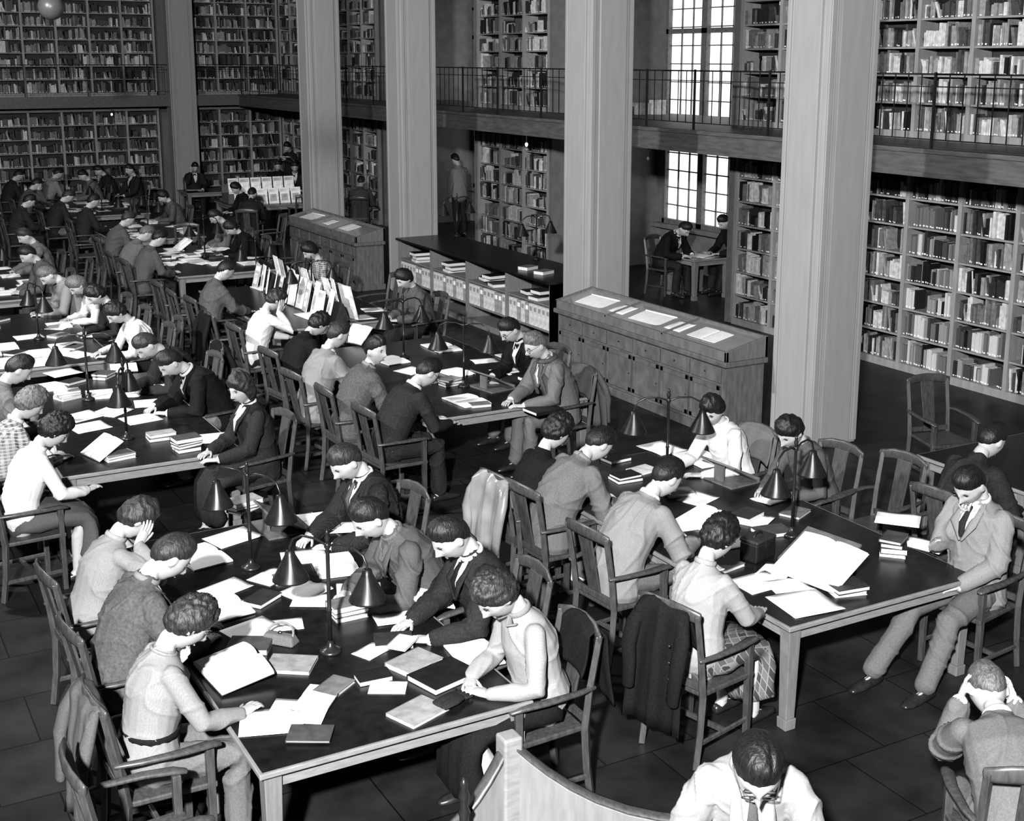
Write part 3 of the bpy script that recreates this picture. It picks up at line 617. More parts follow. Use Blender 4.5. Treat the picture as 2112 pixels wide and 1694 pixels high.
# ------------------------------------------------------------------ PEOPLE
b=P(390,1285,2,'woman in belted light cardigan bowed over a thick tilted book','the woman in belted cardigan',fem=True,top='knit',hair='curly',hc='brown',lean=12,hp=48,lh='chin',rh='table',bottom=('trousers','mid'),jacket=False,belt=True); coat(b,2,T['grey'],'grey coat over chair of the woman in belted cardigan',.7)
P(352,1148,5,'person in grey tweed jacket reading beside the cardigan woman','the reader in grey tweed',top='tweed',hair='short',hc='brown',lean=20,hp=50,lh='table',rh='table',collar='light')
P(282,1068,5,'woman in pale blouse holding her forehead, far end of nearest table','the pale blouse woman holding her forehead',fem=True,top='knit',hair='roll',hc='brown',lean=20,hp=50,lh='temple',rh='temple',jacket=False,collar='cream')
b=P(1025,1228,178,'woman in pale sweater with curly hair at near table corner','the pale-sweatered woman',fem=True,top='cream',hair='curly',hc='brown',lean=14,hp=48,lh='near',rh='near',jacket=False,collar='light',bottom=('skirt','black')); coat(b,178,T['black'],'dark coat over the chair of the pale-sweatered woman',.45,False,.17,0,.025)
P(930,1108,178,'young man in dark suit and tie reading between soldier and woman','the young man in dark suit',top='dark',hair='short',hc='black',lean=18,hp=42,lh='table',rh='table',collar='white',tie='black')
P(765,1068,182,'soldier in battledress blouse looking down at an open book','the soldier',top='grey',hair='short',hc='black',lean=28,hp=40,hy=-5,lh='table',rh='table',collar='mid')
P(714,952,185,'man in pinstripe suit and spotted tie leaning on the table','the pinstriped man',top='pin',hair='short',hc='brown',lean=16,hp=42,lh='table',rh='write',collar='white',tie='tweed')
b=P(112,888,8,'woman in white blouse with curled hair holding a book half open','the white blouse woman',fem=True,top='white',hair='curly',hc='black',lean=20,hp=45,lh='chin',rh='table',jacket=False,bottom=('skirt','grey'),collar='white'); coat(b,8,T['dark'],'dark coat slung over chair of the white blouse woman',.55,True,.2)
P(62,832,8,'woman in checked blouse with fair hair behind the white blouse','the checked blouse woman',fem=True,top='plaid',hair='curly',hc='fair',lean=22,hp=40,jacket=False,collar='white')
P(38,762,5,'dark-haired reader half cut by the left photo edge','the half cut reader at left edge',top='mid',hair='short',lean=22,hp=40)
P(352,748,185,'man in black suit writing over white papers','the black-suited writer',top='black',hair='short',lean=34,hp=48,lh='table',rh='write',collar='white')
P(497,800,188,'smiling woman in dark coat with shoulder-length wavy hair','the smiling woman in dark coat',fem=True,top='dark',hair='wavy',hc='brown',lean=8,hp=22,hy=18,lh='table',rh='table',collar='white')
P(303,712,185,'man in dark coat bowed low behind the black-suited writer','the bowed man in dark coat',top='dark',hair='short',hc='brown',lean=34,hp=52,lh='table',rh='table')
P(240,645,185,'woman in white blouse, black hair, at third left table','the black-haired woman in white blouse',fem=True,top='white',hair='roll',hc='black',lean=24,hp=45,jacket=False,rh='write')
P(198,608,185,'woman with black hair and dark top behind the white blouse','the woman in dark top',fem=True,top='dark',hair='roll',hc='black',lean=24,hp=42,jacket=False)
P(160,588,185,'fair-haired girl in white blouse with bowed head, third left table','the fair-haired girl',fem=True,top='white',hair='roll',hc='fair',lean=26,hp=50,jacket=False)
P(100,568,185,'young man with fair hair near left edge, light shirt','the fair-haired man',top='light',hair='short',hc='fair',lean=26,hp=50)
P(58,525,185,'man with dark hair and grey jacket, far left table','the grey-jacketed man at far left',top='grey',hair='short',hc='black',lean=22,hp=40)
P(52,487,185,'second man in grey on the far left table','the second grey man at far left',top='mid',hair='short',hc='brown',lean=18,hp=36)
# table B
P(882,768,5,'man in dark sweater and spectacles bent over an open book','the dark-sweatered man',top='dark',hair='short',lean=30,hp=45,glasses=True,jacket=False,collar='white',rh='write')
P(775,722,0,'young man in tweed jacket turning to look at the camera','the man looking round',top='tweed',hair='short',lean=24,hp=12,hy=-62,lh='table',rh='table',collar='light')
P(697,690,8,'man in light grey jacket reading a book held upright','the light-jacketed man',top='light',hair='short',hc='brown',lean=20,hp=30,lh='table',rh='table',collar='white')
P(657,668,8,'woman in black with dark bobbed hair beside the light jacket','the woman in black',fem=True,top='black',hair='roll',hc='black',lean=26,hp=45)
b=P(1105,712,180,'bespectacled young man in grey jacket and striped scarf','the scarfed man',top='mid',hair='short',hc='fair',lean=22,hp=30,hy=0,glasses=True,scarf='tweed',lh='table',rh='table',collar='white'); coat(b,180,T['grey'],'grey coat hung behind the scarfed man',.6)
P(1052,680,184,'bespectacled man in black suit with wavy dark hair','the black-suited man with spectacles',top='black',hair='short',lean=26,hp=40,glasses=True,collar='white')
# table D
b=P(1482,1110,14,'woman in pale sweater and plaid skirt writing at near corner','the plaid-skirted woman',fem=True,top='cream',hair='curly',hc='black',lean=8,hp=42,jacket=False,rh='write',lh='table',bottom=('skirt','tartan'),collar='cream'); coat(b,14,T['black'],'long dark coat with metal buttons behind the plaid-skirted woman',.74,True,.18,4,.025)
P(1375,985,5,'man in light tweed jacket seen from behind, bowed head','the man in light tweed',top='light',hair='short',hc='black',lean=32,hp=45,rh='write',collar='white')
P(1235,915,5,'man in mid grey jacket seen from behind, leaning far over','the man in mid grey',top='mid',hair='short',hc='black',lean=34,hp=50,collar='light')
b=P(1148,890,5,'woman in black sweater with short waved hair in profile','the black-sweatered woman',fem=True,top='black',hair='curly',hc='black',lean=20,hp=35,jacket=False,lh='near',rh='near'); coat(b,5,T['satin'],'shiny satin coat draped over chair of the black-sweatered woman',.62,True,.21,0,.06)
P(2000,1000,186,'man in pale jacket resting chin on hand with legs stretched','the pale-jacketed man',top='light',hair='short',hc='black',lean=4,hp=44,lh='lap',rh='chin',collar='white',tie='dark',bottom=('trousers','mid'),legs='stretch')
P(1630,890,186,'dark-haired woman in grey pullover resting cheek by bookrest','the woman in grey pullover',fem=True,top='grey',hair='roll',hc='black',lean=24,hp=42,jacket=False,lh='table',rh='table')
b=P(1470,845,184,'woman in white cable-knit sweater writing under the lamp','the cable-sweatered woman',fem=True,top='white',hair='roll',hc='black',lean=20,hp=35,hy=20,jacket=False,rh='write'); coat(b,184,T['mid'],'pale coat over chair of the cable-sweatered woman',.5,False)
P(2045,908,5,'dark-jacketed reader cut by the right photo edge','the dark-jacketed reader at right edge',top='dark',hair='short',hc='black',lean=24,hp=40)
# foreground
b=P(1562,1580,236,'man in pale jacket and spectacles at bottom edge, bowed head','',ch=False,top='cream',hair='short',hc='black',lean=30,hp=44,glasses=True,collar='white',tie='grey',lh='near',rh='near',hs=1.25)
r=thing('stool','low oak stool under the bowed man at bottom edge','stool',(b.x,b.y,0)); MB().lathe([(.0,.42),(.17,.42),(.18,.43),(.18,.445),(.17,.455),(.0,.455)],20).build('seat',m_chair,r)
for sx_ in (-1,1):
    for sy2 in (-1,1): MB().leg(sx_*.1,sy2*.1,0,.425,.016,.02,0,sx_*.03,sy2*.03).build('leg',m_chair,r)
P(2036,1420,58,'fair person seen from behind clasping head, bottom right','the head-clasping person',cd=.16,top='mid',hair='thin',hc='fair',lean=52,hp=58,lh='head',rh='head',collar='white',hs=1.15,scale=1.05)
# E / F / far
P(568,618,5,'girl in white sweater leaning head on hand by magazine rack','the girl in white sweater',fem=True,top='white',hair='roll',hc='brown',lean=18,hp=42,jacket=False,lh='table',rh='temple')
P(465,558,5,'man in dark grey jacket left of the magazine rack','the man left of the rack',top='tweed',hair='short',hc='black',lean=14,hp=38,rh='write',lh='table')
P(835,575,182,'woman in grey tweed coat right of the magazine rack','the tweed-coated woman',fem=True,top='tweed',hair='roll',hc='black',lean=18,hp=36)
P(640,518,182,'woman in checked blouse partly behind the magazine rack','the woman behind the rack',fem=True,top='plaid',hair='curly',hc='black',lean=18,hp=36,jacket=False)
P(328,492,5,'man in grey jacket, first on the table behind the rack','the first grey man behind the rack',top='grey',hair='short',hc='black',lean=20,hp=36)
P(302,482,5,'fair-headed man next behind the first grey man','the fair-headed man',top='mid',hair='short',hc='fair',lean=26,hp=44)
P(264,452,5,'third man along the table behind the rack','the third man along',top='grey',hair='short',hc='brown',lean=22,hp=36)
P(192,415,5,'upright man in dark jacket at the fifth right table','the upright man',top='dark',hair='short',hc='black',lean=14,hp=30)
P(140,405,5,'reader in dark coat behind the upright man','the reader behind the upright man',top='dark',hair='short',hc='brown',lean=22,hp=40)
P(445,447,182,'person with dark hair across the table behind the rack','the person across that table',top='mid',hair='short',hc='black',lean=24,hp=42)
P(478,470,182,'woman in black across the table behind the rack','the woman in black across',fem=True,top='black',hair='roll',hc='black',lean=26,hp=45)
P(337,405,182,'dark-haired woman on the right side of the fifth table','the woman right of the fifth table',fem=True,top='grey',hair='roll',hc='black',lean=20,hp=38)
P(402,345,265,'man facing us with hand to brow at small far table','the man facing us far away',top='dark',hair='short',hc='black',lean=18,hp=32,lh='table',rh='temple',collar='white')
P(268,350,200,'distant man in dark suit by the end wall shelves','the distant dark-suited man',top='dark',hair='short',hc='black',lean=8,hp=20,collar='white')
P(487,388,190,'woman in black at far table left of bright magazines','the woman left of the bright magazines',fem=True,top='black',hair='roll',hc='black',lean=18,hp=35)
P(520,400,60,'man in dark coat with back turned, by bright magazines','the man with back turned',top='dark',hair='short',hc='black',lean=24,hp=40)
P(573,342,250,'seated person in black behind the bright magazines','the person behind the magazines',top='black',hair='short',hc='brown',lean=12,hp=25)
P(608,345,250,'second seated person behind the bright magazines, pale collar','the second person behind the magazines',top='dark',hair='short',hc='brown',lean=14,hp=25,collar='white')
P(745,375,60,'person in grey between two tall pillars, back turned','the person between two pillars',top='grey',hair='short',hc='brown',lean=20,hp=35)
for i,(px,py,az) in enumerate(((38,362,5),(75,380,5),(120,358,10),(205,352,185),(172,362,185),(60,415,5))):
    P(px,py,az,('dim far left reader at the photo edge','dim far left reader with head on hand','dim reader below the shelves in light grey','far reader in dark suit under the bulb','far reader left of the bulb','dim reader among the far left chairs')[i],('the reader at far left edge','the reader with head on hand','the dim reader in light grey','the reader under the bulb','the reader left of the bulb','the dim reader among chairs')[i],top=('dark','grey','light','dark','mid','dark')[i],hair='short',hc='black',lean=20,hp=35,lh='table',rh='temple' if i==1 else 'table')
P(598,272,215,'standing person reading beside the far bookcase','',ch=False,pos=(11.7,33.3),top='dark',hair='roll',hc='black',fem=True,lean=4,hp=30,legs='stand',lh='hold',rh='hold')
open_book(V((11.48,32.98,1.36)),215,'white book in the hands of the far standing person',w=.34,h=.24,tilt=35)
P(948,328,100,'person in pale top standing in the far alcove','',ch=False,pos=(13.2,26.2),top='light',hair='short',hc='black',lean=6,hp=30,legs='stand',lh='hang',rh='hold')
P(1412,472,-75,'man in black suit reading at the alcove table','the man at alcove table',top='black',hair='short',hc='black',lean=34,hp=50,collar='white',bottom=('trousers','dark'))
P(1492,490,180,'dark figure facing the man at the alcove table','the dark figure in alcove',pos=(14.22,17.45),top='black',hair='short',hc='black',lean=24,hp=40,bottom=('trousers','dark'))
# empty chairs
for x,y,az,l in ((1.1,5.42,0,'empty oak armchair at the bottom left corner'),(7.0,6.85,184,'empty armchair between the pale-jacketed man and pullover woman'),(9.3,8.3,255,'empty armchair by itself near the right bookcase'),(4.5,16.9,0,'empty armchair behind the girl in white sweater'),(4.5,17.7,5,'empty armchair beside the man left of the rack'),(4.55,19.9,0,'empty armchair at near end of table behind the rack'),(4.5,15.15,0,'armchair with black coat beside girl in white sweater'),(4.55,24.3,0,'empty armchair at near end of fifth right table'),(3.5,15.0,180,'empty armchair right of the third left table'),(3.5,13.4,180,'armchair with black coat behind the smiling woman'),(7.05,16.6,182,'empty armchair right of magazine rack table'),(3.5,19.2,180,'empty armchair right of the fourth left table'),(3.5,20.1,180,'second empty armchair right of the fourth left table'),(7.05,20.5,180,'empty armchair by the table behind the rack, right side'),(6.2,23.4,260,'empty armchair at the head of the fifth right table'),(10.0,27.9,90,'empty armchair before the bright magazine table'),(8.0,24.2,180,'empty armchair close to the far glazed case')):
    chair(x,y,az,l)
coat(V((4.5,15.15,0)),0,T['black'],'black coat on chair left of girl in white sweater',.6); coat(V((3.5,13.4,0)),180,T['black'],'black coat on the chair behind the smiling woman',.6)
# ------------------------------------------------------------------ ROOM
def struct(name,mb,m,parent=None,bevel=0):
    o=mb.build(name,m,parent,bevel=bevel)
    if parent is None: o['kind']='structure'
    return o
struct('floor',MB().box(-6,15.5,-1,36.6,-.1,0),m_floor)
ZT=6.6
struct('wall_right',MB().box(12.75,12.95,6.5,15.4,0,ZT),m_wall); struct('wall_right_middle',MB().box(12.75,12.95,20.9,23.8,0,ZT),m_wall); struct('wall_right_far',MB().box(12.75,12.95,28.8,36.3,0,ZT),m_wall)
struct('wall_back',MB().box(1.0,13,36.3,36.5,0,ZT),m_wall)
for nm,y0,y1,w0,w1 in (('near',15.4,20.9,18.2,20.55),('far',23.8,28.8,26.4,28.6)):
    struct('wall_alcove_'+nm+'_side',MB().box(12.4,15.1,y1-.12,y1,0,ZT),m_stone); struct('wall_alcove_'+nm+'_end',MB().box(12.4,15.1,y0,y0+.12,0,ZT),m_stone)
    w=MB(); w.box(14.8,15.05,y0,w0,0,ZT); w.box(14.8,15.05,w1,y1,0,ZT); w.box(14.8,15.05,w0,w1,0,.85); w.box(14.8,15.05,w0,w1,5.2,ZT); struct('wall_alcove_'+nm,w,m_stone)
    fr=MB(); ym=(w0+w1)/2
    for a,b in ((w0,w0+.07),(w1-.07,w1),(ym-.08,ym+.08)): fr.box(14.78,14.92,a,b,.85,5.2)
    for z in (.85,2.45,2.8,4.45,5.13): fr.box(14.78,14.92,w0,w1,z,z+.09)
    wi=struct('window_'+('1' if nm=='near' else '2'),fr,m_mull)
    mu=MB()
    for a,b in ((w0+.07,ym-.08),(ym+.08,w1-.07)):
        for k in (1,2): mu.box(14.84,14.87,a+(b-a)*k/3-.011,a+(b-a)*k/3+.011,.9,5.2)
        for k in range(1,13): mu.box(14.84,14.87,a,b,.88+k*.335-.010,.88+k*.335+.011)
    mu.build('muntins',m_mull,wi); MB().box(14.875,14.885,w0,w1,.85,5.2).build('pane',m_pane,wi)
    struct('trim_'+('1' if nm=='near' else '2'),MB().box(14.6,14.85,w0-.1,w1+.1,.78,.85),m_stone)
PX0,PX1=8.95,9.63
for y0 in (5.39,9.72,14.05,19.92,24.25,34.7):
    s=.68; r=thing('pillar',None,None,(PX0+s/2,y0+s/2,0),kind='structure'); a=s/2
    MB().box(-a+.03,a-.03,-a+.03,a-.03,0,ZT).build('shaft',m_pil,r)
    p=MB()
    for rot in range(4):
        M=Matrix.Rotation(rot*PI/2,4,'Z')
        p.box(-.20,.20,-a,-a+.05,.02,ZT,0,M)
        for g_ in (-1,1): p.box(g_*.285-.03,g_*.285+.03,-a+.012,-a+.05,.02,ZT,0,M); p.box(g_*.235-.008,g_*.235+.008,-a+.02,-a+.05,.02,ZT,0,M)
    p.build('pilaster_moulding',m_pil,r,bevel=.006)
# gallery
struct('gallery_floor_right',MB().box(10.9,12.75,6.5,36.2,2.78,3.0),m_fascia)
struct('gallery_floor_alcove_near',MB().box(12.75,14.3,15.52,20.78,2.78,3.0),m_fascia); struct('gallery_floor_alcove_far',MB().box(12.75,14.3,23.92,28.68,2.78,3.0),m_fascia)
struct('gallery_floor_back',MB().box(2.,10.9,35.0,36.2,2.78,3.0),m_fascia)
f=MB(); f.box(10.86,10.9,6.5,35.0,2.74,3.03); f.box(2.,10.9,34.96,35.0,2.74,3.03); f.box(10.83,10.9,6.5,35.,2.98,3.03); f.box(10.84,10.9,6.5,35.,2.72,2.77); struct('trim_3',f,m_fascia)
def railing(p0,p1,label):
    p0=V(p0);p1=V(p1); d=p1-p0; L=d.length; r=thing('gallery_railing',label,'railing',(p0.x,p0.y,3.03),math.atan2(d.y,d.x))
    MB().tube([(0,0,.80),(L,0,.80)],[(.02,.011)]*2,8,side=(0,1,0)).build('top_rail',m_iron,r,True); MB().box(0,L,-.008,.008,.09,.103).build('bottom_rail',m_iron,r); MB().box(0,L,-.007,.007,.66,.672).build('middle_rail',m_iron,r)
    n=max(3,int(L/.19)); bm=None
    for k in range(n+1):
        big=k%8==0; o=None
        if big: o=MB().box(-.013,.013,-.013,.013,0,.82).build('post',m_iron,r)
        else:
            if bm is None: o=MB().box(-.005,.005,-.005,.005,.1,.80).build('baluster',m_iron,r); bm=o
            else: o=bm.copy(); PEND.append(o)
        o.location=(L*k/n,0,0)
for a,b,l in ((6.6,10.2,'black iron gallery railing right of the nearest pillar'),(10.2,14.5,'black iron gallery railing before the tall window'),(14.5,20.2,'black iron gallery railing between second and third pillars'),(20.2,24.6,'black iron gallery railing in the narrow far bay'),(24.6,34.95,'black iron gallery railing beyond the farthest pillar')): railing((10.93,b),(10.93,a),l)
railing((2.2,35.02),(9.,35.02),'long black iron gallery railing across the end wall'); railing((9.6,35.02),(10.9,35.02),'short gallery railing right of the end wall pier')
# bookcases
STUFF=MB(); NB=[0]; ORD=['first','second','third','fourth','fifth','sixth','seventh','eighth','ninth','tenth','eleventh','twelfth','thirteenth','fourteenth','fifteenth','sixteenth','seventeenth','eighteenth','nineteenth','twentieth','twenty-first','twenty-second','twenty-third','twenty-fourth','twenty-fifth','twenty-sixth','twenty-seventh','twenty-eighth','twenty-ninth','thirtieth']
BPROT=[]
for k in range(6):
    b=MB(); b.box(0,1,.03,1,0,1,0); b.box(.04,.96,0,.03,0,1,0); b.box(.1,.9,.2,.99,.99,1.002,1); b.add([(.2,-.006,.05),(.8,-.006,.05),(.8,-.006,.12),(.2,-.006,.12)],[(0,1,2,3)],2); BPROT.append(b.mesh('book',[m_bk[k],m_pageb,m_lab]))
TN=['black','charcoal','dark grey','mid grey','grey','pale']
def bookcase(loc,rz,nb,bw,z0,z1,ns,label,ind=None,dens=.88,pale=0):
    r=thing('bookcase',label,'bookcase',loc,rz); D=.30; L=nb*bw; Mw=Matrix.Translation(loc)@Matrix.Rotation(rz,4,'Z')
    MB().box(0,L,D,D+.03,z0,z1).build('back_panel',m_shelfb,r); MB().box(0,L,-.02,D,z0,z0+.10).build('plinth',m_shelf,r); MB().box(-.03,L+.03,-.04,D,z1-.06,z1+.02).build('cornice',m_shelf,r)
    for k in range(nb+1): MB().box(k*bw-.03,k*bw+.03,-.015,D,z0+.1,z1-.06).build('upright',m_shelf,r)
    sp=(z1-z0-.16)/ns; sm=None
    wts=((3,5,5,4,3,2),(2,3,4,5,5,4),(1,2,3,4,5,6))
    for k in range(nb):
        for j in range(1,ns):
            z=z0+.10+j*sp
            if sm is None: o=MB().box(.03,bw-.03,0,D,-.012,.012).build('shelf',m_shelf,r); sm=o
            else: o=sm.copy(); PEND.append(o)
            o.location=(k*bw,0,z)
    for k in range(nb):
        for j in range(ns):
            zb=z0+.10+j*sp+(.013 if j else .001); x=k*bw+.034; xe=(k+1)*bw-.034; cnt=0
            avail=sp-.03; base=random.choice((.62,.74,.82)); light=random.random()
            W=wts[min(2,pale+(1 if light>.75 else 0))]
            while x<xe-.02:
                if random.random()>dens+.06: x+=random.uniform(.04,.22); continue
                run=random.randint(1,7); tone=random.choices(range(6),W)[0]; rh=avail*random.uniform(base-.16,base+.18)
                for q in range(run):
                    t=random.uniform(.018,.055); h=min(avail*.97,rh*random.uniform(.86,1.12)); d=random.uniform(.16,.22); y=random.uniform(.012,.05)
                    if random.random()<.5: tone=random.choices(range(6),W)[0]
                    if x+t>xe: x=xe; break
                    if ind and k in ind and NB[0]<180:
                        cnt+=1; NB[0]+=1; o=bpy.data.objects.new('book',BPROT[tone]); PEND.append(o)
                        p=Mw@V((x,y,zb)); o.location=p; o.rotation_euler=(0,0,rz); o.scale=(t*.97,d,h)
                        tag(o,f'{TN[tone]} book, {ORD[min(cnt-1,29)]} from left, {ORD[j]} shelf up, {ind[k]}','book','books in the near right bookcase')
                    else:
                        vs=[(x,y,zb),(x+t*.97,y,zb),(x+t*.97,y+d,zb),(x,y+d,zb)]; ln=0
                        if q==run-1 and random.random()<.5: ln=random.uniform(.02,.09)
                        vs=vs+[(a-ln,b_,c_+h) for a,b_,c_ in vs]
                        STUFF.hexa(vs,tone,Mw)
                        if random.random()<.6: STUFF.add([(x+t*.2-ln*.05,y-.004,zb+h*.05),(x+t*.8-ln*.05,y-.004,zb+h*.05),(x+t*.8-ln*.12,y-.004,zb+h*.12),(x+t*.2-ln*.12,y-.004,zb+h*.12)],[(0,1,2,3)],6,Mw)
                    x+=t
    return r
R90=-PI/2
bookcase((12.4,15.33,0),R90,8,.86,0,2.66,7,'tall lower oak bookcase along right wall behind nearest pillar',{4:'bay right of the big pillar',5:'bay at the right photo edge'},pale=1)
bookcase((12.4,15.33,3.0),R90,8,.86,0,2.9,8,'upper gallery bookcase above the nearest right bookcase',pale=2)
bookcase((12.4,23.74,0),R90,3,.94,0,2.66,7,'lower bookcase between second and third pillars',pale=1); bookcase((12.4,23.74,3.0),R90,3,.94,0,2.9,8,'upper gallery bookcase between second and third pillars',pale=1)
bookcase((12.4,35.9,0),R90,8,.86,0,2.66,7,'far lower bookcase on right wall, past third pillar'); bookcase((12.4,35.9,3.0),R90,8,.86,0,2.9,8,'far upper bookcase on right wall, past third pillar')
bookcase((2.1,35.95,0),0,8,.845,0,2.66,7,'long lower bookcase across the end wall'); bookcase((2.1,35.95,3.0),0,8,.845,0,2.9,8,'long upper bookcase across the end wall')
bookcase((9.7,35.95,0),0,3,.88,0,2.66,7,'lower end wall bookcase right of the pier'); bookcase((9.7,35.95,3.0),0,3,.88,0,2.9,8,'upper end wall bookcase right of the pier')
o=STUFF.build('shelf_books',m_bk+[m_lab]); tag(o,'rows of bound volumes filling all the farther bookcases','books',kind='stuff')
# ------------------------------------------------------------------ glazed display cases
def vitrine(x,ynear,L,label):
    r=thing('display_case',label,'display case',(x,ynear+L,0),R90); d=.56
    MB().box(.03,L-.03,.03,d-.02,.10,.84).build('case_body',m_case,r); MB().box(0,L,0,d,0,.10).build('plinth',m_case,r,bevel=.008); MB().box(-.02,L+.02,-.02,d,.80,.86).build('moulding',m_case,r,bevel=.012)
    n=6
    for k in range(n):
        a=.08+(L-.16)*k/n+.02; b=.08+(L-.16)*(k+1)/n-.02
        dr=MB(); dr.box(a,b,.012,.03,.14,.58); 
        for q in ((a,a+.05,.14,.58),(b-.05,b,.14,.58),(a,b,.14,.19),(a,b,.53,.58)): dr.box(q[0],q[1],.0,.012,q[2],q[3])
        dd=dr.build('door',m_case,r,bevel=.003); MB().ell((b-.03,-.008,.36),(.008,.008,.008)).build('knob',m_brass,dd,True)
        w=MB().box(a,b,.008,.03,.61,.78).build('drawer',m_case,r,bevel=.005); MB().ell(((a+b)/2,-.002,.70),(.010,.010,.010)).build('knob',m_brass,w,True)
    zf,zb=.965,1.09; fr=MB(); w=.035
    sl=lambda y:zf+(zb-zf)*y/d
    MB().hexa([(.03,.03,.862),(L-.03,.03,.862),(L-.03,d-.03,.862),(.03,d-.03,.862),(.03,.03,sl(.03)-.016),(L-.03,.03,sl(.03)-.016),(L-.03,d-.03,sl(d-.03)-.016),(.03,d-.03,sl(d-.03)-.016)]).build('glazed_display_bed',m_bed,r)
    fr.box(0,L,0,w,.86,zf+.005); fr.box(0,L,d-w,d,.86,zb)
    for xx in (0,L-w): fr.prism([(0,.86),(d,.86),(d,zb+.004),(0,zf+.004)],xx,xx+w)
    for k in (1,2): fr.prism([(0,zf-.02),(d,zb-.02),(d,zb+.004),(0,zf+.004)],L*k/3-w/2,L*k/3+w/2)
    fr.build('top_frame',m_casef,r,bevel=.004)
vitrine(8.37,10.42,3.5,'long glazed display case between the two nearest pillars')
vitrine(8.37,20.66,3.5,'far glazed display case between distant pillars')
TL=math.atan((1.09-.965)/.56); ZD=.965+(1.09-.965)*.27/.56-.0155
for yy,l in ((13.35,'partly rolled manuscript at far end of the glazed case'),(12.15,'partly rolled manuscript in the middle of the glazed case'),(23.5,'rolled manuscript in the far glazed case, far end')):
    r=thing('scroll',l,'manuscript',(8.64,yy,ZD),rad(5)); r.rotation_euler=(0,-TL,rad(5)); MB().grid(lambda u,v:((u-.5)*.3,(v-.5)*.55,.003*math.sin(u*3)+.003),4,4).build('manuscript_sheet',m_doc,r,solid=.002); MB().tube([(.14,-.28,.006),(.14,.28,.006)],[.008]*2,10).build('roll',m_doc,r,True)
for yy,l in ((11.05,'open manuscript book at near end of the glazed case'),(21.6,'open manuscript book at near end of the far glazed case')):
    r=open_book(V((8.64,yy,ZD)),0,l,w=.5,h=.28,th=.008,mt=m_doc); r.rotation_euler=(TL,0,-PI/2)
for yy,l in ((12.75,'flat document left of the middle roll in glazed case'),(11.6,'flat document right of the middle roll in glazed case'),(22.5,'flat document in the middle of far glazed case')):
    o=sheet(V((8.64,yy,ZD)),0,l,w=.30,h=.26,curl=.002,mt=m_doc); o.rotation_euler=(TL,0,-PI/2)
# periodical shelf unit
r=thing('periodical_shelves','low oak periodical shelves with broad dark top between pillars','shelf',(8.82,19.85,0),R90); L=5.05; D=.98
MB().box(-.03,L+.03,-.04,D+.02,.985,1.02).build('top',m_top,r,bevel=.006); MB().box(0,L,0,D,0,.09).build('plinth',m_oak,r); MB().box(0,L,.42,.44,.09,.985).build('back_panel',m_shelfb,r)
MB().box(0,L,D-.03,D,.09,.985).build('rear_panel',m_oak,r)
for k in range(5): MB().box(max(0,L*k/4-.02),min(L,L*k/4+.02) if k else .04,0,.42,.09,.985).build('upright',m_oak,r)
MB().box(L-.03,L,0,D,.09,.985).build('end_panel',m_oak,r)
for k in range(4): MB().box(L*k/4+.02,L*(k+1)/4-.02,.01,.42,.66,.685).build('shelf',m_oak,r); MB().box(L*k/4+.02,L*(k+1)/4-.02,.01,.42,.30,.325).build('shelf',m_oak,r)
pb=MB(); pb.box(0,.105,0,.26,0,.30); pb.box(.02,.085,-.003,0,.2,.26,1); pbm=pb.mesh('pamphlet_box',[m_bk[5],m_bk[4]]); pbm2=pb.mesh('pamphlet_box',[m_bk[4],m_lab])
WH=['farthest bay','second farthest bay','second nearest bay','nearest bay']
for k in range(4):
    for q in range(10):
        o=bpy.data.objects.new('pamphlet_box',random.choice((pbm,pbm,pbm2))); PEND.append(o); o.location=(8.85,19.85-(L*k/4+.045+q*.117),.325); o.rotation_euler=(0,0,R90); tag(o,f'pale pamphlet box, {ORD[q]} from left in {WH[k]} of periodical shelves','box','pamphlet boxes in the periodical shelves')
    z=.685
    for q in range(3):
        closed_book(V((9.0,19.85-(L*k/4+.62+random.uniform(-.2,.2)),z)),random.uniform(-8,8),f'{("lowest","middle","topmost")[q]} volume lying on upper shelf, {WH[k]} of periodical shelves',w=.24,h=.34,t=.05,tone=random.choice((0,1,2)),lift=0); z+=.05
for k,(yy,l) in enumerate(((14.95+.5,'nearer'),(14.95+.95,'farther'))): closed_book(V((9.1,yy,1.02)),20,l+' pale book lying at near end of low periodical shelves',w=.18,h=.25,t=.05,tone=3)
# ------------------------------------------------------------------ magazines
m_mag=[mat('magazine_cover_'+n,g,.4,.35,9,(1,1,1)) for n,g in (('white',.85),('pale',.65),('grey',.4))]
def magazine(p,az,label,grp,k,tilt=-14,w=.21,h=.29):
    o=MB(); o.box(-w/2,w/2,-.006,.006,0,h,0); o.box(-w/2+.02,w/2-.02,-.0075,-.006,h*.72,h*.92,1); o.box(-w/2+.03,w/2-.05,-.0075,-.006,h*.15,h*.6,2)
    o=o.build('magazine',[m_mag[k],m_mag[(k+1)%3],m_mag[(k+2)%3]]); o.location=p; o.rotation_euler=(rad(tilt),0,rad(az-90)+PI); tag(o,label,'magazine',grp)
r=thing('magazine_rack','long wooden two-sided rack of magazines on reading table','rack',(5.92,16.65,TZ)); MB().prism([(-.10,0),(.10,0),(.015,.24),(-.015,.24)],-1.55,1.55,0,Matrix.Rotation(PI/2,4,'Z')).build('rack_board',m_bk[1],r); MB().box(-.2,.2,-1.55,1.55,0,.012).build('rack_base',m_case,r)
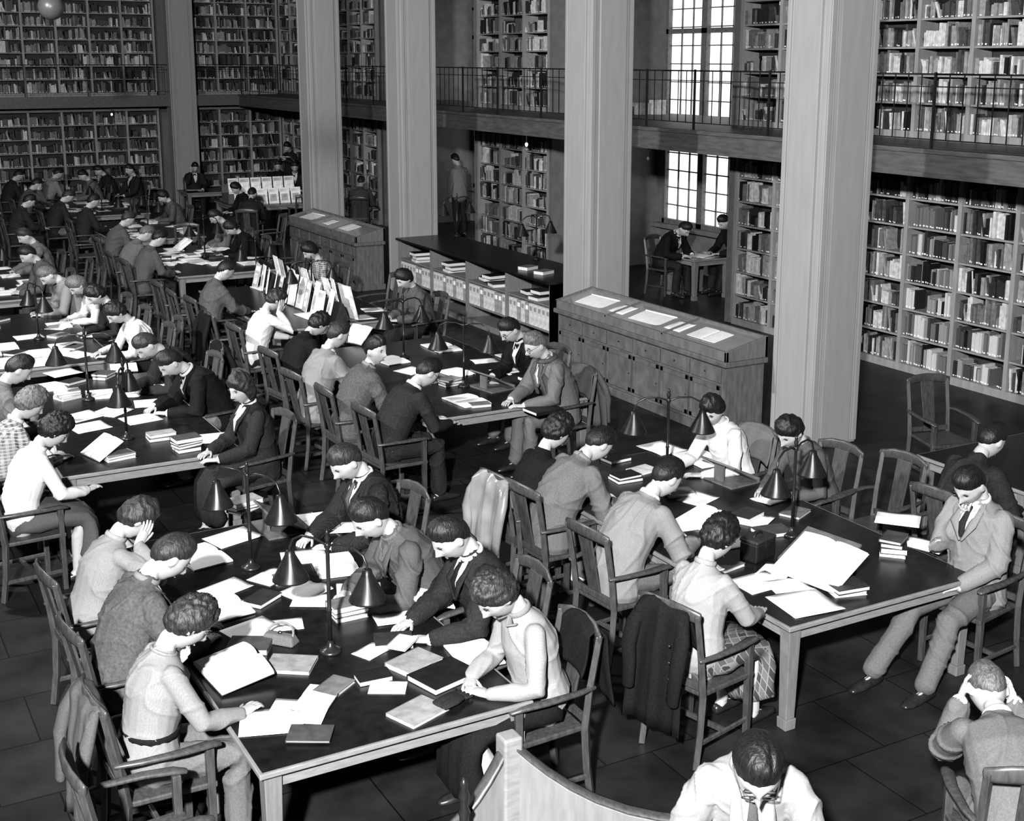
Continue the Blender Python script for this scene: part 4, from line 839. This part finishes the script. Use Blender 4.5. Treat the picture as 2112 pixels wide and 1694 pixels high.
for i in range(12):
    magazine(V((5.73-.015*(i%2),15.18+i*.262,TZ+.014)),180+random.uniform(-24,10),f'magazine, {ORD[i]} from the near end, left face of long rack','magazines in the long rack',(0,1,0,2)[i%4],random.uniform(-16,-10),.185,random.uniform(.33,.46))
    magazine(V((6.11+.015*(i%2),15.18+i*.262,TZ+.014)),random.uniform(-12,12),f'magazine, {ORD[i]} from the near end, right face of long rack','magazines in the long rack',(i+1)%3,random.uniform(-16,-10),.185,random.uniform(.33,.46))
for j in range(2):
    for i in range(6): magazine(V((8.85+i*.27,28.75+j*.45,TZ+j*.22)),270,f'bright magazine, {ORD[i]} from left in {("lower","upper")[j]} row of far display','magazines in the far display',(i*2+j)%2,-12,.24,.36)
r=thing('display_stand','stepped stand holding the bright far magazines','rack',(9.5,29.2,TZ)); MB().box(-.8,.8,-.05,.5,0,.215).build('step',m_case,r); MB().box(-.8,.8,.45,.5,.215,.4).build('back_board',m_case,r)
# ------------------------------------------------------------------ foreground pew, bulbs, globe
p=at(1050,1520,1.12)
r=thing('pew','pale oak pew corner with scooped sides at the bottom edge','pew',(p.x,p.y,0))
def scoop(L,zl): return [(0,0),(L,0),(L,zl)]+[(L*(1-u),zl+(1.10-zl)*(u**2.6)) for u in (.15,.3,.45,.6,.72,.82,.9,.96,1)]
Mr=Matrix.Rotation(math.atan2(-.5,.85)-PI/2,4,'Z')
MB().prism(scoop(.95,.72),-.025,.025,0,Mr).build('scooped_side',m_oak,r,bevel=.008)
Ml=Matrix.Rotation(PI-PI/2+rad(4),4,'Z')
MB().prism(scoop(.62,.70),-.025,.025,0,Ml).build('scooped_side',m_oak,r,bevel=.008)
for Mx,L_,z_ in ((Mr,.95,.72),(Ml,.62,.70)):
    MB().tube([Mx@V((0,y,z+.008)) for y,z in scoop(L_,z_)[2:]],[(.035,.012)]*10,8,side=Mx.to_3x3()@V((1,0,0))).build('top_rail',m_chair,r,True)
MB().box(-.045,.045,-.045,.045,0,1.13).build('corner_post',m_oakx,r,bevel=.01)
MB().hexa([(-.55,-.45,.40),(.4,-.45,.40),(.62,-.36,.40),(-.55,-.03,.40),(-.55,-.45,.44),(.4,-.45,.44),(.62,-.36,.44),(-.55,-.03,.44)]).build('seat',m_oak,r)
MB().box(-.55,-.5,-.45,-.4,0,.40).build('leg',m_oak,r); MB().box(.35,.4,-.45,-.4,0,.40).build('leg',m_oak,r)
p=at(957,1640,1.0); r=thing('brass_knob','turned brass finial post at the bottom edge beside pew','post',(p.x,p.y,0)); MB().lathe([(.02,0),(.02,.9),(.028,.92),(.016,.95),(.022,.98),(.025,1.0),(.014,1.03),(.018,1.05),(.004,1.08)],14).build('post',m_brass,r,True)
for x,y,l in ((10.95,19.2,'small glowing bulb under gallery between second and third pillars'),(10.95,15.6,'small bulb under gallery near the tall window'),(7.4,34.9,'small glowing bulb under the end wall gallery')):
    r=thing('bulb',l,'light bulb',(x,y,2.72)); MB().lathe([(.012,0),(.012,-.09),(.018,-.1),(.018,-.13)],8).build('fitting',m_brass,r); MB().ell((0,0,-.16),(.026,.026,.036)).build('glass_bulb',m_bulb if 'glowing' in l else m_globe,r,True)
r=thing('pendant_lamp','pale round pendant globe at the top left corner','lamp',(2.97,17.07,4.62)); MB().ell((0,0,0),(.16,.16,.16),20,14).build('globe',m_globe,r,True); MB().lathe([(.05,.14),(.05,.17),(.012,.19),(.012,2.5)],10).build('stem',m_brass,r)
for k in range(3):
    o=MB().box(-.12,.12,-.1,.1,0,.16+.05*k).build('storage_box',m_bk[5],bevel=.005); o.location=(13.2+.3*k,19.6-.1*k,3.0); tag(o,('short','middle','tall')[k]+' pale box on the gallery beside the tall window','box')
# ------------------------------------------------------------------ link, camera, light
for o in PEND: C.link(o)
cam=bpy.data.cameras.new('camera'); co=bpy.data.objects.new('camera',cam); C.link(co); S.camera=co
cam.sensor_width=36; cam.sensor_fit='HORIZONTAL'; cam.lens=36*F/2112; cam.shift_y=-157/2112; cam.clip_end=200
co.location=(0,0,H); co.rotation_euler=(PI/2-pit,0,-yaw)
def light(typ,loc,tgt,power,size):
    l=bpy.data.lights.new('light',typ); o=bpy.data.objects.new('light',l); C.link(o); o.location=loc; l.energy=power
    if typ=='AREA': l.shape='DISK'; l.size=size
    else: l.shadow_soft_size=size
    o.rotation_euler=(V(tgt)-V(loc)).to_track_quat('-Z','Y').to_euler()
light('AREA',(-2.0,-1.5,6.0),(6,12,.8),3900,.35)
light('AREA',(-1.5,12,6.2),(8,18,1),1100,.5)
light('AREA',(3.5,22,6.4),(6,27,.8),150,1.2)
w=bpy.data.worlds.new('world'); S.world=w; w.use_nodes=True; w.node_tree.nodes['Background'].inputs[0].default_value=(1,1,1,1); w.node_tree.nodes['Background'].inputs[1].default_value=.035
S.view_settings.view_transform='Standard'; S.view_settings.exposure=.05; S.view_settings.gamma=1.0
try: S.view_settings.look='Medium High Contrast'
except Exception: pass
